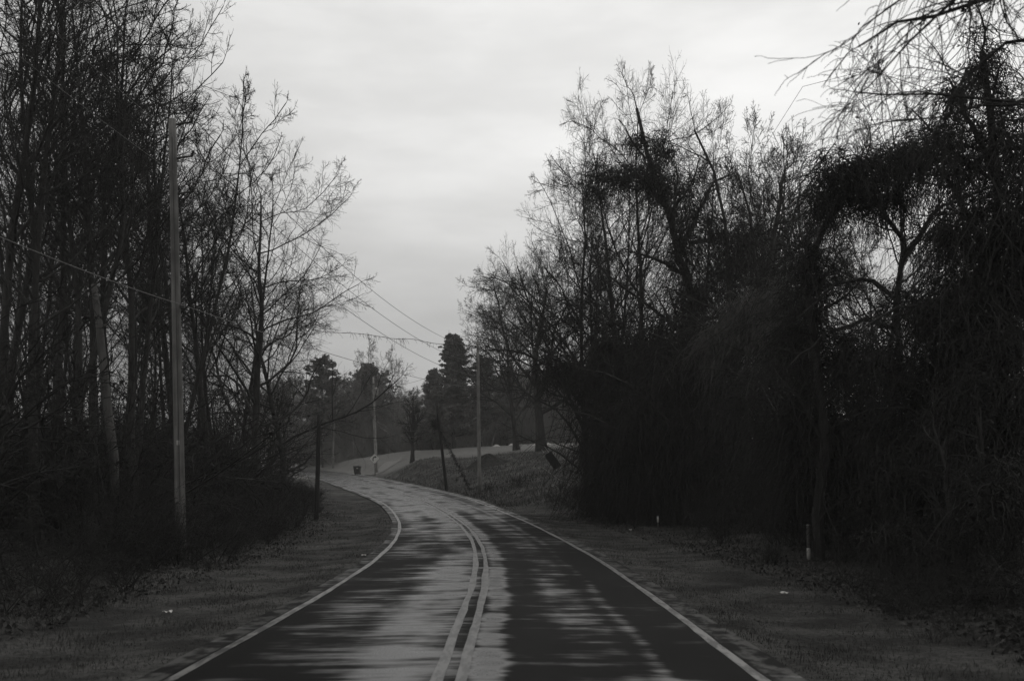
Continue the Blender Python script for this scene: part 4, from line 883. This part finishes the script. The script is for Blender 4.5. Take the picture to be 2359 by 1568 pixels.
# fallen limbs reaching to the far road edge
r0_ = at(640, 1120, 78); r0_[2] = gz(r0_[0], r0_[1]); r = thing('fallen_limb', 'bent dark limbs sprawling from the left wood to the far road edge', 'fallen limb', tuple(r0_))
big, fn = limb_paths([([(630, 1120, 78), (665, 1085, 78), (700, 1070, 79), (722, 1040, 79)], .16, .05), ([(640, 1125, 78), (680, 1090, 78), (705, 1075, 78)], .12, .04), ([(635, 1105, 78), (655, 1080, 78), (690, 1060, 79), (716, 1055, 79)], .11, .03)], np.random.default_rng(44), kids=5)
part(r, 'limbs', (big[0] - r0_, big[1]), 'bark', True); part(r, 'twigs', (fn[0] - r0_, fn[1]), 'twig')

# ------------------------------------------------------------------ tree overhanging the camera side of the road, its trunk out of frame
rg = np.random.default_rng(55); b0 = np.array([7.4, 8.5, gz(7.4, 8.5)]); r = thing('overhanging_tree', 'near tree whose drooping branches hang into the view above the road', 'tree', tuple(b0))
tr = np.array([b0, b0 + [0, 0, 2.5], b0 + [-.1, 0, 5], b0 + [-.3, 0, 7.2]]); lim = []
def cv(pts, r0, r1, n=12):
    pts = np.array(pts, float); s = np.r_[0, np.cumsum(np.linalg.norm(np.diff(pts, axis=0), axis=1))]; u = np.linspace(0, s[-1], n)
    return np.stack([np.interp(u, s, pts[:, i]) for i in range(3)], 1) + np.r_[np.zeros((1, 3)), rg.normal(0, .03, (n - 1, 3))], np.linspace(r0, r1, n)
L_ = [cv(list(tr), .16, .07)] + [cv([tr[2], at(2460, -60, 8.6), at(2240, 10, 8.6), at(2075, 40, 8.5), at(1980, 95, 8.4)], .05, .008),
      cv([tr[3], at(2420, -160, 8.2), at(2255, -60, 8.0), at(2105, 80, 7.8), at(2025, 210, 7.8)], .045, .006),
      cv([tr[2], at(2520, 60, 9.2), at(2290, 110, 9.0), at(2195, 200, 9.0), at(2135, 330, 9.0)], .045, .006),
      cv([tr[2], at(2540, 230, 9.6), at(2290, 230, 9.6), at(2125, 225, 9.6), at(1955, 207, 9.6)], .03, .006),
      cv([tr[1], at(2540, 300, 9.4), at(2330, 235, 9.4), at(2195, 265, 9.4), at(2035, 275, 9.4)], .03, .006),
      cv([tr[3], at(2360, -200, 8.0), at(2195, -80, 7.8), at(2065, 10, 7.6), at(2005, 60, 7.6)], .04, .006)]
P = np.array([a for a, _ in L_]); R = np.array([b_ for _, b_ in L_]); ln = np.linalg.norm(P[:, -1] - P[:, 0], axis=1)
A2 = spawn(P[1:], R[1:], ln[1:], rg, 20, .25, 1, 40, 14, .24, .3, 8, .13, -.10, .5, .005)
A3 = spawn(*A2, rg, 6, .2, 1, 36, 14, .5, .3, 6, .16, -.10, .7, .0035)
A4 = spawn(*A3, rg, 2, .3, 1, 34, 14, .6, .3, 5, .18, -.08, .8, .0028)
part(r, 'trunk', (lambda g: (g[0] - b0, g[1]))(tubes(P[:1], R[:1], 10)), 'bark', True)
part(r, 'limbs', (lambda g: (g[0] - b0, g[1]))(tubes(P[1:], R[1:], 6)), 'bark', True)
part(r, 'twigs', (lambda g: (g[0] - b0, g[1]))(cat_geo([tubes(A2[0], A2[1], 4), tubes(A3[0], A3[1], 3), tubes(A4[0], A4[1], 3)])), 'twig', True)
m_ = 60; pk = A3[0][rg.integers(0, len(A3[0]), m_), rg.integers(2, 6, m_)]; V, q = leaves(pk - [0, 0, .02], .022, rg); part(r, 'dry_leaves', (V - b0, q), 'leaf')

# ------------------------------------------------------------------ damp air
V, q = box((0, 245, 18), (830, 640, 46)); hz = obj('haze', mesh_np('haze', V, q, None, False)); tag(hz, 'thin damp haze between the trees', 'haze', kind='stuff')
hm = bpy.data.materials.new('haze'); hm.use_nodes = True; t = hm.node_tree; t.nodes.remove(t.nodes['Principled BSDF'])
pv = nd(t, 'ShaderNodeVolumePrincipled'); pv.inputs['Color'].default_value = (.95, .945, .93, 1); pv.inputs['Density'].default_value = 0.00045; pv.inputs['Anisotropy'].default_value = .2
t.links.new(pv.outputs[0], t.nodes['Material Output'].inputs['Volume']); hz.data.materials.append(hm)
